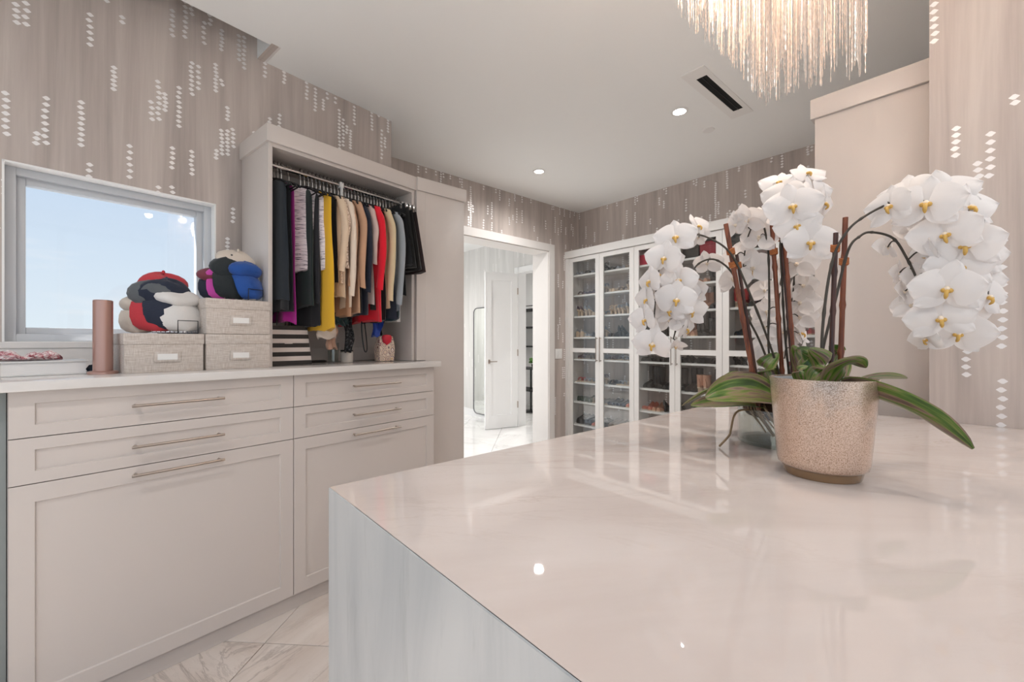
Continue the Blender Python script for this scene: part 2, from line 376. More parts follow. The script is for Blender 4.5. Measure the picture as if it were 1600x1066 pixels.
# ------------------------------------------------ the hall beyond the doorway
HX, HY = 4.45, 7.7
struct('ceiling_hall', MB().box(.68, 7.0, YF+WT, HY+.1, ZC, ZC+.1), 'hall_white')
win_wall('wall_hall_left', 'window_4', 'x', .80, YF+WT, HY, 4.1, 7.3, .3, 2.6, -.12)
struct('wall_hall_end', MB().box(.68, HX+.1, HY, HY+.1, 0, ZC), 'wallpaper_hall')
HO0, HO1 = 4.02, 4.955
o = struct('wall_hall_right', MB().box(HO1, HY, 0, .12, 0, ZC).box(YF+WT, HO0, 0, .12, 0, ZC).box(HO0, HO1, 0, .12, 2.40, ZC), 'wallpaper_hall')
o.location = (HX+.12, 0, 0); o.rotation_euler = (0, 0, R(90))
mb = MB().box(HX-.02, HX+.14, HO1-.012, HO1+.085, 0, 2.48).box(HX-.02, HX+.14, HO0-.085, HO0+.012, 0, 2.48).box(HX-.02, HX+.14, HO0, HO1, 2.39, 2.48)
struct('trim_4', mb, 'hall_white', label='white casing around the inner hall doorway', bev=.002)
struct('baseboard_hall', MB().box(HX-.016, HX, HO1+.085, HY, 0, .125), 'hall_white')
struct('wall_shelf_room', MB().box(6.1, 6.2, YF, HY, 0, ZC).box(HX+.12, 6.2, 6.9, 7.0, 0, ZC).box(HX+.12, 6.2, 3.8, 3.9, 0, ZC), 'hall_white')
# half-open narrow door leaf
hinge = Vector((4.395, 4.93)); free = Vector((3.885, 5.075)); dv = (free-hinge); dl = dv.length; da = math.atan2(dv.y, dv.x)
def shaker_y(mb, a0, a1, z0, z1, y0, th, st, rt, rb, rec=.007):
    """framed panel, face towards -y at y0"""
    i = (a0+st, a1-st, z0+rb, z1-rt); y1 = y0+th; r = y0+rec
    v = [(a0,y0,z0),(a1,y0,z0),(a1,y0,z1),(a0,y0,z1), (i[0],y0,i[2]),(i[1],y0,i[2]),(i[1],y0,i[3]),(i[0],y0,i[3]),
         (i[0]+.003,r,i[2]+.003),(i[1]-.003,r,i[2]+.003),(i[1]-.003,r,i[3]-.003),(i[0]+.003,r,i[3]-.003), (a0,y1,z0),(a1,y1,z0),(a1,y1,z1),(a0,y1,z1)]
    f = [(0,1,5,4),(1,2,6,5),(2,3,7,6),(3,0,4,7),(4,5,9,8),(5,6,10,9),(6,7,11,10),(7,4,8,11),(8,9,10,11),(0,12,13,1),(1,13,14,2),(2,14,15,3),(3,15,12,0),(12,15,14,13)]
    return mb.add(v, f)
d = struct('door_2', shaker_y(MB(), 0, dl, .008, 2.37, 0, .04, .10, .12, .20, .012), 'hall_white', label='narrow white panelled door leaf standing ajar in the hall', bev=.0015)
# the panelled face must look to the camera (-y local); leaf local x runs from the free edge to the hinge
d.location = (free.x, free.y, 0); d.rotation_euler = (0, 0, math.atan2((hinge-free).y, (hinge-free).x))
sub(d, 'door_handle', MB().box(.045,.075,-.008,0,.99,1.05).tube([(.06,-.008,1.02),(.06,-.05,1.02)],.009).tube([(.055,-.05,1.02),(.17,-.05,1.02)],.008), 'nickel')
for z in (.35, 1.15, 2.1):
    sub(d, 'hinge', MB().tube([(dl+.008,.0,z-.05),(dl+.008,.0,z+.05)],.011), 'nickel')
# mirror leaning on the hall wall
m = thing('wall_mirror', 'tall rounded thin-framed mirror on the pale hall wall', 'mirror', (HX-.02, 5.63, .06))
def rrect(a0, a1, z0, z1, r, n=5):
    p = []
    for cx, cz, s in ((a1-r, z1-r, 0), (a0+r, z1-r, 90), (a0+r, z0+r, 180), (a1-r, z0+r, 270)):
        for k in range(n+1): t = R(s+90*k/n); p.append((cx+r*math.cos(t), cz+r*math.sin(t)))
    return p
rp = rrect(5.15, 6.115, .07, 1.90, .09)
part(m, 'frame', MB().tube([(HX-.03, a, b) for a, b in rp]+[(HX-.03,)+rp[0]], .008, 6), 'mirror_frame')
n = len(rp); part(m, 'mirror_glass', MB().add([(HX-.028, a, b) for a, b in rp]+[(HX-.015, a, b) for a, b in rp], [list(range(n)), list(range(n,2*n))[::-1]]+[(i,(i+1)%n,n+(i+1)%n,n+i) for i in range(n)]), 'mirror', smooth=False)
# black metal shelves in the room beyond
sh = thing('metal_shelf_rack', 'black metal shelf rack on the wall seen through the inner doorway', 'shelf', (6.08, 5.9, .0))
for z in (1.95, 1.60, 1.22): part(sh, 'shelf', MB().box(5.72, 6.1, 5.2, 6.85, z-.012, z+.012), 'dark_metal')
part(sh, 'rail', MB().tube([(5.74,5.2,2.02),(5.74,6.85,2.02)],.008), 'dark_metal')
tb = thing('side_table', 'thin black pedestal table with two tops below the wall shelves', 'table', (5.56, 5.85, 0))
part(tb, 'base', MB().lathe([(.17,0),(.17,.012),(.02,.022)],24,(5.56,5.85,0)), 'dark_metal')
part(tb, 'pole', MB().tube([(5.56,5.85,.01),(5.56,5.85,.82)],.018), 'dark_metal')
for z in (.42, .82): part(tb, 'table_top', MB().box(5.34,5.80,5.4,6.3,z-.014,z), 'dark_metal')
plain('towel', '#d8d3ce', .95, bump=.6, bscale=120); plain('basket_grey', '#8d8a87', .8, bump=.5); plain('leaf_small', '#4f7a35', .5)
for i, (y, z, lab, mt, hh) in enumerate(((5.95,1.612,'folded cream towels on the upper black shelf','towel',.13),(5.83,1.232,'white folded towel on the middle black shelf','towel',.10),(5.95,1.232,'grey woven basket on the middle black shelf','basket_grey',.17))):
    mb = MB()
    for k in range(3): mb.box(5.80, 6.05, y-.055+.006*k, y+.055-.004*k, z+hh*k/3+.001, z+hh*(k+1)/3)
    solo('folded_towel' if mt == 'towel' else 'storage_basket', mb, mt, lab, 'towel' if mt == 'towel' else 'basket', (5.92, y, z), bev=.012)
pp = thing('potted_plant', 'small green plant in dark pot on the black pedestal table', 'plant', (5.5, 5.68, .82))
part(pp, 'pot', MB().lathe([(.05,0),(.07,.08),(.06,.08),(.055,.06)],16,(5.5,5.68,.82)), 'dark_metal')
mb = MB()
for k in range(26):
    a = rnd.random()*6.28; r = .09*rnd.random()**.5; mb.ball((5.5+r*math.cos(a), 5.68+r*math.sin(a), .93+rnd.random()*.08), .03, 7, 5, sz=.6)
part(pp, 'foliage', mb, 'leaf_small')
0 and solo('framed_box', MB().box(5.5,5.56,5.72,5.9,.421,.62).box(5.49,5.5,5.74,5.88,.44,.60), ['basket_grey'], 'dark box on the lower top of the pedestal table', 'box', (5.53,5.8,.421))

# ------------------------------------------------ ceiling fittings
def spot(name, loc, power, size, blend, rad, col=(1,.90,.80), par=None):
    l = bpy.data.lights.new(name, 'SPOT'); l.energy = power; l.spot_size = R(size); l.spot_blend = blend; l.shadow_soft_size = rad; l.color = col
    o = bpy.data.objects.new(name, l); C.objects.link(o); o.location = loc
    if par: o.parent = par
    return o
def downlight(x, y, z, label, power, col=(1,.98,.965)):
    t = thing('recessed_downlight', label, 'ceiling light', (x, y, z))
    part(t, 'trim_ring', MB().lathe([(.058,-.001),(.060,-.006),(.044,-.007),(.042,.0)],28,(x,y,z)), 'plate_white')
    part(t, 'lens', MB().lathe([(.0005,-.004),(.042,-.004)],28,(x,y,z),cap=False), 'lamp_glow')
    spot('downlight_lamp', (0, 0, -.02), power, 165, .9, .04, col, t)
downlight(2.872, 2.911, ZC, 'round recessed ceiling light nearest the far corner', P_DOWN)
downlight(2.872, 1.50, ZC, 'round recessed ceiling light beside the slot air vent', P_DOWN)
for x, y, l in ((.0,-1.2,'added unseen ceiling fill light behind the viewer, window side'),(1.5,-1.2,'added unseen ceiling fill light behind the viewer, right side'),(-.85,.9,'added unseen ceiling fill light left of the viewer'),):
    downlight(x, y, ZC, l, P_DOWN)  # out-of-view lamps added to fill the room with light
for x, y, l in ((2.4,5.0,'added unseen hall fill light nearest the doorway'),(2.6,6.6,'added unseen hall fill light at the far end'),(5.3,5.2,'added unseen fill light in the shelf room')):
    downlight(x, y, ZC, l, P_HALL_FILL, (1,.97,.94))  # unseen lamps added to make the hall and shelf room bright
v = thing('air_vent', 'white slot air vent with black opening in the ceiling', 'vent', (2.88, 1.225, ZC))
part(v, 'frame', MB().box(2.50,3.26,1.155,1.185,ZC-.004,ZC+.001).box(2.50,3.26,1.25,1.30,ZC-.004,ZC+.001).box(2.50,2.60,1.185,1.25,ZC-.004,ZC+.001).box(3.16,3.26,1.185,1.25,ZC-.004,ZC+.001), 'plate_white')
part(v, 'slot', MB().box(2.60,3.16,1.185,1.25,ZC-.0015,ZC+.001), 'vent_black')
part(v, 'vane', MB().box(2.60,3.16,1.214,1.219,ZC-.004,ZC), 'dark_metal')
solo('sprinkler_cover', MB().lathe([(.001,-.008),(.040,-.008),(.044,-.004),(.044,0)],28,(3.295,1.487,ZC)), 'plate_white', 'small round white cover plate on the ceiling', 'sprinkler', (3.295,1.487,ZC))
# ================================================================ FURNITURE
LD = 2.153                                   # dresser face
ZB, ZG2, ZG1, ZCB, ZCT = .084, .850, 1.006, 1.1625, 1.198
def handle(s0, s1, L, z):
    mb = MB(); y = L-.032
    mb.tube([(s0,y,z),(s1,y,z)], .0055, 10)
    for s in (s0+.014, s1-.014): mb.tube([(s,y,z),(s,L+.001,z)], .005, 8)
    return mb
def dresser(s0, s1, label, hs, wide):
    t = thing('dresser_cabinet', label, 'cabinet', ((s0+s1)/2, LD+.27, 0), 'D')
    part(t, 'body', MB().box(s0, s1, LD+.021, LW-.012, ZB, ZCB), 'cabinet_white')
    part(t, 'toe_kick', MB().box(s0, s1, LD+.028, LD+.05, 0.001, ZB), 'cabinet_white')
    part(t, 'shadow_gap', MB().box(s0+.001, s1-.001, LD+.012, LD+.022, ZB+.004, ZCB-.001), 'cabinet_gap')
    g = .0016
    for za, zb in ((ZG1, ZCB), (ZG2, ZG1)):
        d_ = part(t, 'drawer', shaker_y(MB(), s0+g, s1-g, za+g, zb-g, LD, .018, .058, .040, .040), 'cabinet_white', smooth=False)
        sub(d_, 'handle', handle(hs-.151, hs+.151, LD, (za+zb)/2), 'nickel')
    d_ = part(t, 'tilt_door', shaker_y(MB(), s0+g, s1-g, ZB, ZG2-g, LD, .018, .058, .060, .063), 'cabinet_white', smooth=False)
    sub(d_, 'handle', handle(hs-.151, hs+.151, LD, ZG2-.030), 'nickel')
dresser(.035, .941, 'white dresser unit with two drawers and a tilt-out hamper door under the window', .488, True)
dresser(.941, 1.829, 'white dresser unit with two drawers and a tilt-out door under the hanging clothes', 1.398, False)
solo('filler_panel', MB().box(-.30, .033, LD+.03, LW-.012, 0.001, ZCB), 'filler_shade', 'filler panel at the left end of the dresser, its shade painted grey', 'panel', (-.13, LD+.2, 0), 'D', bev=.002)
solo('countertop', MB().box(-.32, 1.862, LD-.033, LW-.012, ZCB+.001, ZCT), 'marble_counter', 'pale stone countertop along the white dresser', 'countertop', (.8, LD+.2, ZCB), 'D', bev=.003)
# open hanging wardrobe on the counter
LFR = 2.318; WS0, WS1, WZ, WC = .8885, 1.800, 2.426, 2.338
t = thing('open_wardrobe', 'white open hanging wardrobe standing on the dresser counter', 'wardrobe', (1.34, 2.5, ZCT), 'D')
ti = .020
part(t, 'side_panel', MB().box(WS0, WS0+ti, LFR, LW-.014, ZCT+.001, WC), 'cabinet_white', bev=.001)
part(t, 'side_panel', MB().box(WS1-.022, WS1, LFR, LW-.014, ZCT+.001, WC), 'cabinet_white', bev=.001)
part(t, 'top_panel', MB().box(WS0+ti, WS1-.022, LFR, LW-.014, 2.320, WC), 'cabinet_white')
part(t, 'back_panel', MB().box(WS0+ti, WS1-.022, LW-.026, LW-.014, ZCT+.001, 2.320), 'wardrobe_inner')
part(t, 'back_rail', MB().box(WS0+ti, WS1-.022, LW-.040, LW-.026, ZCT+.001, ZCT+.085), 'wardrobe_inner', bev=.001)
part(t, 'crown', MB().box(WS0-.012, WS1+.004, LFR-.016, LW-.014, WC+.0005, WZ), 'cabinet_white', bev=.001)
# tall angled end cabinet beside the doorway (room frame)
YT = 2.572; k0 = D2(WS1, LFR)
t = thing('tall_end_cabinet', 'tall plain white end panel cabinet left of the hall doorway', 'cabinet', (1.6, 3.0, 0))
part(t, 'body', MB().prism([(1.458, YT), (1.772, YT), (1.772, 3.53), (1.404, 3.53), (1.404, 2.90)], .001, WC), 'cabinet_white', bev=.001)
part(t, 'filler_panel', MB().prism([(1.392, YT), (1.4575, YT), (1.404, 2.895), (1.34, 2.90)], ZCT+.002, WC), 'cabinet_white')
part(t, 'crown', MB().prism([(1.392, YT-.014), (1.786, YT-.014), (1.786, 3.53), (1.404, 3.53), (1.34, 2.90)], WC+.0005, WZ), 'cabinet_white', bev=.001)
# pull-down rail with side housings
RL, RZ = 2.43, 2.268
t = thing('pull_down_rail', 'chrome pull-down clothes rail with white side arms', 'clothes rail', (1.34, RL, RZ), 'D')
part(t, 'rail', MB().tube([(WS0+ti+.001, RL, RZ), (WS1-.023, RL, RZ)], .0125, 16), 'chrome')
for s, a in ((WS0+ti+.001, 1), (WS1-.023, -1)):
    part(t, 'side_housing', MB().box(min(s, s+a*.028), max(s, s+a*.028), 2.44, 2.60, 1.46, 1.76), 'plate_white', bev=.004)
    part(t, 'arm', MB().tube([(s+a*.036, 2.50, 1.66), (s+a*.036, 2.46, 1.74), (s+a*.030, RL, RZ)], .008, 8), 'black_plastic')
part(t, 'pull_handle', MB().box(1.325, 1.349, RL-.016, RL+.016, RZ-.018, RZ+.016).tube([(1.337, RL-.012, RZ-.01), (1.337, RL-.014, RZ-.14)], .009), 'plate_white')
# ------------------------------------------------ shoe cabinets
XC = 3.955                                   # door face plane
SHZ = [2.130, 1.885, 1.630, 1.378, 1.115, .835, .600, .325, .08]
YD = [3.485, 3.030, 2.575, 2.115, 1.660, 1.205, .750]
def glass_door(t, ya, yb, hy, lab=None):     # ya > yb
    st = .055; g = .0015; x0, x1 = XC, XC+.02
    mb = MB().box(x0,x1,ya-g-st,ya-g,.09,2.335).box(x0,x1,yb+g,yb+g+st,.09,2.335)
    for z0, z1 in ((2.285,2.335),(1.195,1.245),(.09,.16)): mb.box(x0,x1,yb+g+st,ya-g-st,z0,z1)
    d_ = part(t, 'glass_door', mb, 'shoe_white', smooth=False, label=lab)
    for z0, z1 in ((1.24,2.29),(.155,1.20)): sub(d_, 'pane', MB().box(x0+.008,x0+.012,yb+st-.004,ya-st+.004,z0,z1), 'door_glass', smooth=False)
    h = MB(); h.tube([(x0-.03,hy,1.09),(x0-.03,hy,1.375)], .0055, 8)
    for z in (1.105, 1.36): h.tube([(x0-.03,hy,z),(x0+.001,hy,z)], .005, 8)
    sub(d_, 'handle', h, 'nickel')
ULAB = ['far-left', 'middle', 'right']
for u in range(3):
    ya, ym, yb = YD[2*u], YD[2*u+1], YD[2*u+2]; xb = XS-.012
    t = thing('shoe_cabinet', ['white glass-fronted shoe cabinet against the doorway wall','white glass-fronted shoe cabinet behind the left orchid spray','white glass-fronted cabinet behind the orchid stakes, nearest the tall panel'][u], 'cabinet', (4.13, ym, 0), group='glass-fronted shoe cabinets')
    part(t, 'side_panel', MB().box(XC+.022, xb, ya-.018, ya-.0005, .001, 2.338), 'shoe_white')
    part(t, 'side_panel', MB().box(XC+.022, xb, yb+.0005, yb+.018, .001, 2.338), 'shoe_white')
    part(t, 'back_panel', MB().box(xb-.012, xb, yb+.018, ya-.018, .001, 2.338), 'shoe_white')
    part(t, 'top_panel', MB().box(XC+.022, xb-.012, yb+.018, ya-.018, 2.318, 2.338), 'shoe_white')
    part(t, 'plinth', MB().box(XC+.03, XC+.05, yb+.018, ya-.018, .001, .085), 'shoe_white')
    for z in SHZ: part(t, 'shelf', MB().box(XC+.03, xb-.013, yb+.019, ya-.019, z-.020, z), 'shoe_white')
    glass_door(t, ya, ym, ym+.026); glass_door(t, ym, yb, ym-.026)
struct('trim_5', MB().box(XC-.008, XS-.012, YD[0], YF-.001, .001, 2.338).box(XC-.02, XS-.012, .70, YF-.001, 2.339, 2.424), 'shoe_white', label='white crown and filler along the top of the shoe cabinets', bev=.001)
# tall cabinet in the alcove on the right
t = thing('tall_side_cabinet', 'tall plain white cabinet end panel behind the orchids', 'cabinet', (3.0, .38, 0))
part(t, 'body', MB().box(2.306, 3.85, YR+.005, .560, .001, 2.334), 'cabinet_white', bev=.001)
part(t, 'crown', MB().box(2.292, 3.85, YR+.005, .574, 2.3345, 2.422), 'cabinet_white', bev=.001)
# ------------------------------------------------ island
IZ = 1.04
t = thing('island', 'large polished marble waterfall island in the foreground', 'island', (1.2, .26, 0))
def xz(pts, y0, y1):
    n = len(pts); return MB().add([(a, y0, b) for a, b in pts] + [(a, y1, b) for a, b in pts], [list(range(n)), list(range(n, 2*n))[::-1]] + [(i, (i+1) % n, n+(i+1) % n, n+i) for i in range(n)])
part(t, 'countertop', xz([(.283, IZ), (XR-.004, IZ), (XR-.004, IZ-.04), (.322, IZ-.04)], -.42, .877), 'marble_island', smooth=False)
part(t, 'waterfall_panel', xz([(.281, .001), (.321, .001), (.321, IZ-.0405), (.2825, IZ-.0005), (.281, IZ-.002)], -.42, .877), 'marble_side_shaded', smooth=False)
part(t, 'body', MB().box(.322, XR-.03, -.39, .85, .001, IZ-.041), 'cabinet_white')
# ------------------------------------------------ light switch
t = thing('light_switch', 'white wall switch plate between doorway and shoe cabinet', 'switch', (3.82, YF, 1.16))
part(t, 'plate', MB().box(3.765, 3.885, YF-.006, YF-.0005, 1.115, 1.235), 'plate_white', bev=.002)
for x in (3.797, 3.853): part(t, 'rocker', MB().box(x-.018, x+.018, YF-.009, YF-.006, 1.14, 1.21), 'plate_white', bev=.001)
# ------------------------------------------------ chandelier
def chandelier():
    cx, cy = 1.305, .41
    m, nt, b = new('bead_glass'); b.inputs['Base Color'].default_value = (.86,.74,.65,1); b.inputs['Roughness'].default_value = .22; b.inputs['Metallic'].default_value = .35
    b.inputs['Specular IOR Level'].default_value = .8
    tr = nt.nodes.new('ShaderNodeBsdfTransparent'); mx = nt.nodes.new('ShaderNodeMixShader'); mx.inputs[0].default_value = .45
    nt.links.new(b.outputs[0], mx.inputs[1]); nt.links.new(tr.outputs[0], mx.inputs[2]); nt.links.new(mx.outputs[0], nt.nodes['Material Output'].inputs[0])
    t = thing('chandelier', 'cascading chandelier of fine beaded strands above the island', 'chandelier', (cx, cy, ZC))
    part(t, 'canopy', MB().lathe([(.001,-.001),(.16,-.001),(.16,-.03),(.15,-.035),(.001,-.035)],36,(cx,cy,ZC)), 'chrome')
    part(t, 'rod', MB().tube([(cx,cy,ZC-.03),(cx,cy,2.78)],.012), 'chrome')
    mb = MB()
    for rr in (.06,.13,.20,.26): mb.tube([(cx+rr*math.cos(R(a)), cy+rr*math.sin(R(a)), 2.78) for a in range(0,361,12)], .004, 6)
    for a in range(0,360,45): mb.tube([(cx,cy,2.78),(cx+.26*math.cos(R(a)),cy+.26*math.sin(R(a)),2.78)],.004,6)
    part(t, 'frame', mb, 'chrome')
    # fringe outline: (side-to-side position, height) seen from the dresser side of the island
    prof = [(.375,2.235),(.41,2.19),(.46,2.13),(.50,2.10),(.535,2.05),(.57,1.995),(.60,1.965),(.64,1.985),(.69,2.015),(.74,2.03),(.79,2.04),(.84,2.06)]
    def zb(q):
        if q <= prof[0][0]: return prof[0][1]
        for (a0, b0), (a1, b1) in zip(prof, prof[1:]):
            if q <= a1: return b0 + (b1-b0)*(q-a0)/(a1-a0)
        return prof[-1][1]
    s = MB(); r3 = random.Random(3); n_ = 0
    while n_ < 640:
        a = r3.random()*2*math.pi; rr = (r3.random()**.5 if n_ % 4 else 1.0-.04*r3.random())
        p = Vector((cx,cy,0)) + RT*(.25*rr*math.cos(a)) + FW*(.215*rr*math.sin(a))
        F_ = p.dot(FW); q_ = p.dot(RT)/F_
        if q_ > .836 or q_ < .372: continue
        n_ += 1
        z0 = HC + (zb(q_)-HC)*F_/1.165 + .17*r3.random()**1.1 + (.14*r3.random() if r3.random() < .4 else 0)
        z1 = 2.775; n = int((z1-z0)/.011); rings = []; q = r3.random()*2
        for k in range(n+1):
            z = z0+(z1-z0)*k/n; r_ = .0015 if k % 2 else .0007
            rings.append([(p.x+r_*math.cos(q+j*2.0944), p.y+r_*math.sin(q+j*2.0944), z) for j in range(3)])
        s.loft(rings)
    o = part(t, 'bead_strands', s, 'bead_glass', smooth=False); o['kind'] = 'stuff'
    for k, (a, rr, z) in enumerate(((20,.10,2.60),(110,.10,2.56),(200,.10,2.62),(290,.10,2.58),(0,0,2.50))):
        x, y = cx+rr*math.cos(R(a)), cy+rr*math.sin(R(a))
        part(t, 'bulb', MB().ball((x,y,z), .016, 12, 8), 'bulb_glow')
        l = bpy.data.lights.new('bulb_lamp', 'POINT'); l.energy = P_CHAND; l.color = (1,.86,.74); l.shadow_soft_size = .03
        lo = bpy.data.objects.new('bulb_lamp', l); C.objects.link(lo); lo.parent = t; lo.location = (x-cx, y-cy, z-ZC-.04)
chandelier()
# ================================================================ THINGS ON THE COUNTER
plain('linen_side', '#cfc6bd', .9, bump=.4, bscale=500)
def linen():
    m, nt, b = new('linen'); q = NT(nt); v, x, y, z = q.xyz()
    a = q.noise(q.comb(q.math('MULTIPLY', x, 30.), q.math('MULTIPLY', y, 30.), q.math('MULTIPLY', z, 700.)), 1., 3.)
    c = q.noise(q.comb(q.math('MULTIPLY', x, 700.), q.math('MULTIPLY', y, 700.), q.math('MULTIPLY', z, 30.)), 1., 3.)
    f = q.math('MULTIPLY', q.math('ADD', a, c), .5)
    nt.links.new(q.ramp(f, [(.38,'#b5a79c'),(.5,'#cbc0b7'),(.62,'#ddd5ce')]), b.inputs['Base Color']); b.inputs['Roughness'].default_value = .9
    q.bump(b, f, .5, .001)
linen()
BF = 2.285
def linen_box(s0, s1, z, label, f=BF):
    t = thing('storage_box', label, 'box', ((s0+s1)/2, f+.18, z), 'D', 'linen storage boxes on the counter')
    part(t, 'body', MB().box(s0+.003, s1-.003, f+.003, f+.345, z+.0005, z+.120), 'linen', bev=.002)
    part(t, 'lid', MB().box(s0, s1, f, f+.348, z+.118, z+.1635), 'linen', bev=.003)
    cx = (s0+s1)/2 + .005; h = part(t, 'label_holder', MB().box(cx-.045, cx+.045, f-.0015, f+.004, z+.043, z+.087), 'linen', bev=.001)
    sub(h, 'label_card', MB().box(cx-.034, cx+.034, f-.0025, f-.001, z+.052, z+.078), 'plate_white')
linen_box(.3365, .609, ZCT, 'beige linen lidded box standing alone at the left, caps on top')
linen_box(.614, .8875, ZCT, 'beige linen lidded box at the bottom of the two-box stack')
linen_box(.614, .8875, ZCT+.1645, 'beige linen lidded box on top of the two-box stack')
# ------------------------------------------------ caps in wire racks
for n_, c in (('cap_white','#dcd9d6'),('cap_navy','#232a3c'),('cap_grey','#5c6064'),('cap_red','#c23a44'),('cap_blue','#1f4f9c'),('cap_cream','#d6cabd'),('cap_black','#22282b'),('cap_pink','#d24fae'),('cap_maroon','#7c3b48')):
    plain(n_, c, .9, bump=.5, bscale=260, sheen=.2)
def cap(s, L, z, yaw, mat, label, sc_=1.0, tilt=0, squash=1.0, seed=1, brim=None):
    """cap stood on its brim: brim hangs down in front (-y), crown bulges above"""
    r = random.Random(seed); p0 = toW('D', (s, L, z))
    t = thing('baseball_cap', label, 'cap', (s, L, z), 'D', 'caps in the wire cap racks', rot=yaw)
    t['_b'] = [0, 0, 0]; t.rotation_euler.x = R(tilt); t.scale = (sc_, sc_, sc_*1.28)
    ph = [r.random()*6 for _ in range(4)]
    rings = []; n = 22
    for i in range(11):
        th = math.pi*i/10; rings.append([])
        for j in range(n):
            a = 2*math.pi*j/n
            x = .092*math.sin(th)*math.cos(a); y = .052*math.sin(th)*math.sin(a); zz = -.046*squash*math.cos(th)
            d_ = 1 + .07*math.sin(3*a+ph[0]+2*th) + .05*math.sin(5*a+ph[1])*math.sin(th) - (.20*max(0, math.cos(th-2.7))*max(0, math.cos(a*1.0+1.57)))
            rings[-1].append((x*d_, y*d_ - .02 + .012*math.sin(zz*40+ph[2]), .124 + zz*d_))
    part(t, 'crown', MB().loft(rings), mat, ang=80)
    v = []; n = 13
    for k, (zz, ww, fw) in enumerate(((.098,.080,-.006),(.078,.086,.010),(.048,.086,.020),(.022,.076,.022),(.008,.056,.018),(.002,.030,.012))):
        v.append([((ww*(2*j/(n-1)-1)), -.058 - fw + .034*(2*j/(n-1)-1)**2, zz) for j in range(n)])
    b = MB(); b.loft(v, closed=False); b.loft([[(x, y+.004, zz) for x, y, zz in q] for q in v][::-1], closed=False)
    part(t, 'brim', b, brim or mat, ang=80)
    part(t, 'button', MB().ball((0, -.02, .118+.052*squash), .007, 8, 6), mat)
def cap_rack(s, L, z, yaw, label, w_=.10):
    t = thing('cap_rack', label, 'rack', (s, L, z), 'D', 'wire cap racks', rot=yaw); t['_b'] = [0,0,0]
    pts = []
    for k in range(34): a = k/33*2*math.pi*11; pts.append((-.1+.2*k/33*.95, -.02+.010*math.sin(a), .008+.006*math.cos(a)))
    part(t, 'coil', MB().tube(pts, .0018, 5), 'chrome')
    part(t, 'wire_loop', MB().tube([(-.04,-.100,.002),(-.04,-.100,.058),(.04,-.100,.058),(.04,-.100,.002),(.04,.06,.002),(-.04,.06,.002),(-.04,-.100,.002)], .0022, 6), 'black_plastic')
ZB1, ZB2 = ZCT+.164, ZCT+.329
yw = R(14)
cap_rack(0.534, 2.42, ZB1, yw, 'black wire cap rack on the left linen box')
cap(0.539, 2.405, ZB1+.003, yw, 'cap_white', 'white cap at the front of the left rack', 1.0, -6, .8, 2)
cap(0.502, 2.425, ZB1+.012, yw+R(-8), 'cap_navy', 'dark navy cap just behind the white cap', 1.08, -4, 1.0, 3)
cap(0.469, 2.440, ZB1+.008, yw+R(-22), 'cap_grey', 'grey cap with red brim behind the navy cap', 1.04, 0, 1.05, 4, 'cap_red')
cap(0.494, 2.500, ZB1+.062, yw+R(-5), 'cap_red', 'red cap peeking out at the top of the left cap row', 1.05, 4, .9, 5)
cap(0.424, 2.475, ZB1+.001, yw+R(-35), 'cap_cream', 'pale cap at the back left of the left cap row', .8, 0, .8, 6)
cap_rack(0.800, 2.42, ZB2, R(20), 'black wire cap rack on the top linen box')
cap(0.810, 2.395, ZB2+.003, R(24), 'cap_blue', 'bright blue cap at the front of the right rack', .95, -6, .8, 7)
cap(0.788, 2.455, ZB2+.052, R(12), 'cap_cream', 'cream cap behind the bright blue cap', 1.0, 0, .85, 8)
cap(0.755, 2.430, ZB2+.006, R(2), 'cap_black', 'black cap between the cream and pink caps', 1.0, 0, 1.0, 9)
cap(0.728, 2.452, ZB2+.002, R(-6), 'cap_pink', 'pink cap next to the black cap', .82, 0, .75, 10)
cap(0.704, 2.475, ZB2+.002, R(-14), 'cap_maroon', 'patterned maroon cap with navy brim leftmost in the right rack', .8, 0, .8, 11, 'cap_navy')
# ------------------------------------------------ rose-gold cylinder, book, lace cloth
plain('rose_gold', '#c39d92', .32, metal=.75); plain('paper', '#eceae8', .8, bump=.3, bscale=900); plain('book_cover', '#d9d8d6', .5)
ts, tl = (-.957*.6334+.7738)*1.71, 2.36
t = thing('metal_cylinder', 'rose-gold metal cylinder on a round foot beside the linen boxes', 'cylinder', (ts, tl, ZCT), 'D')
part(t, 'base', MB().lathe([(.001,.0005),(.047,.0005),(.047,.008),(.042,.012),(.001,.012)],32,(ts,tl,ZCT)), 'rose_gold', ang=30)
part(t, 'cylinder', MB().lathe([(.001,.012),(.0305,.012),(.0305,.293),(.028,.296),(.001,.294)],36,(ts,tl,ZCT)), 'rose_gold', ang=30)
t = thing('book', 'thick white book lying flat below the window', 'book', (.14, 2.49, ZCT), 'D')
part(t, 'pages', MB().box(.022, .243, 2.412, 2.58, ZCT+.006, ZCT+.050), 'paper')
part(t, 'cover', MB().box(.018, .248, 2.406, 2.59, ZCT+.0005, ZCT+.006).box(.018, .248, 2.406, 2.59, ZCT+.050, ZCT+.056).box(.014, .020, 2.406, 2.59, ZCT+.0005, ZCT+.056), 'book_cover', bev=.001)
plain('gem_blue', '#34404e', .25)
solo('paperweight', MB().lathe([(.001,.0005),(.014,.0005),(.022,.018),(.012,.034),(.001,.036)],6,(.268,2.45,ZCT)), 'gem_blue', 'dark blue faceted paperweight between book and rose-gold cylinder', 'paperweight', (.268,2.45,ZCT), 'D', smooth=False)
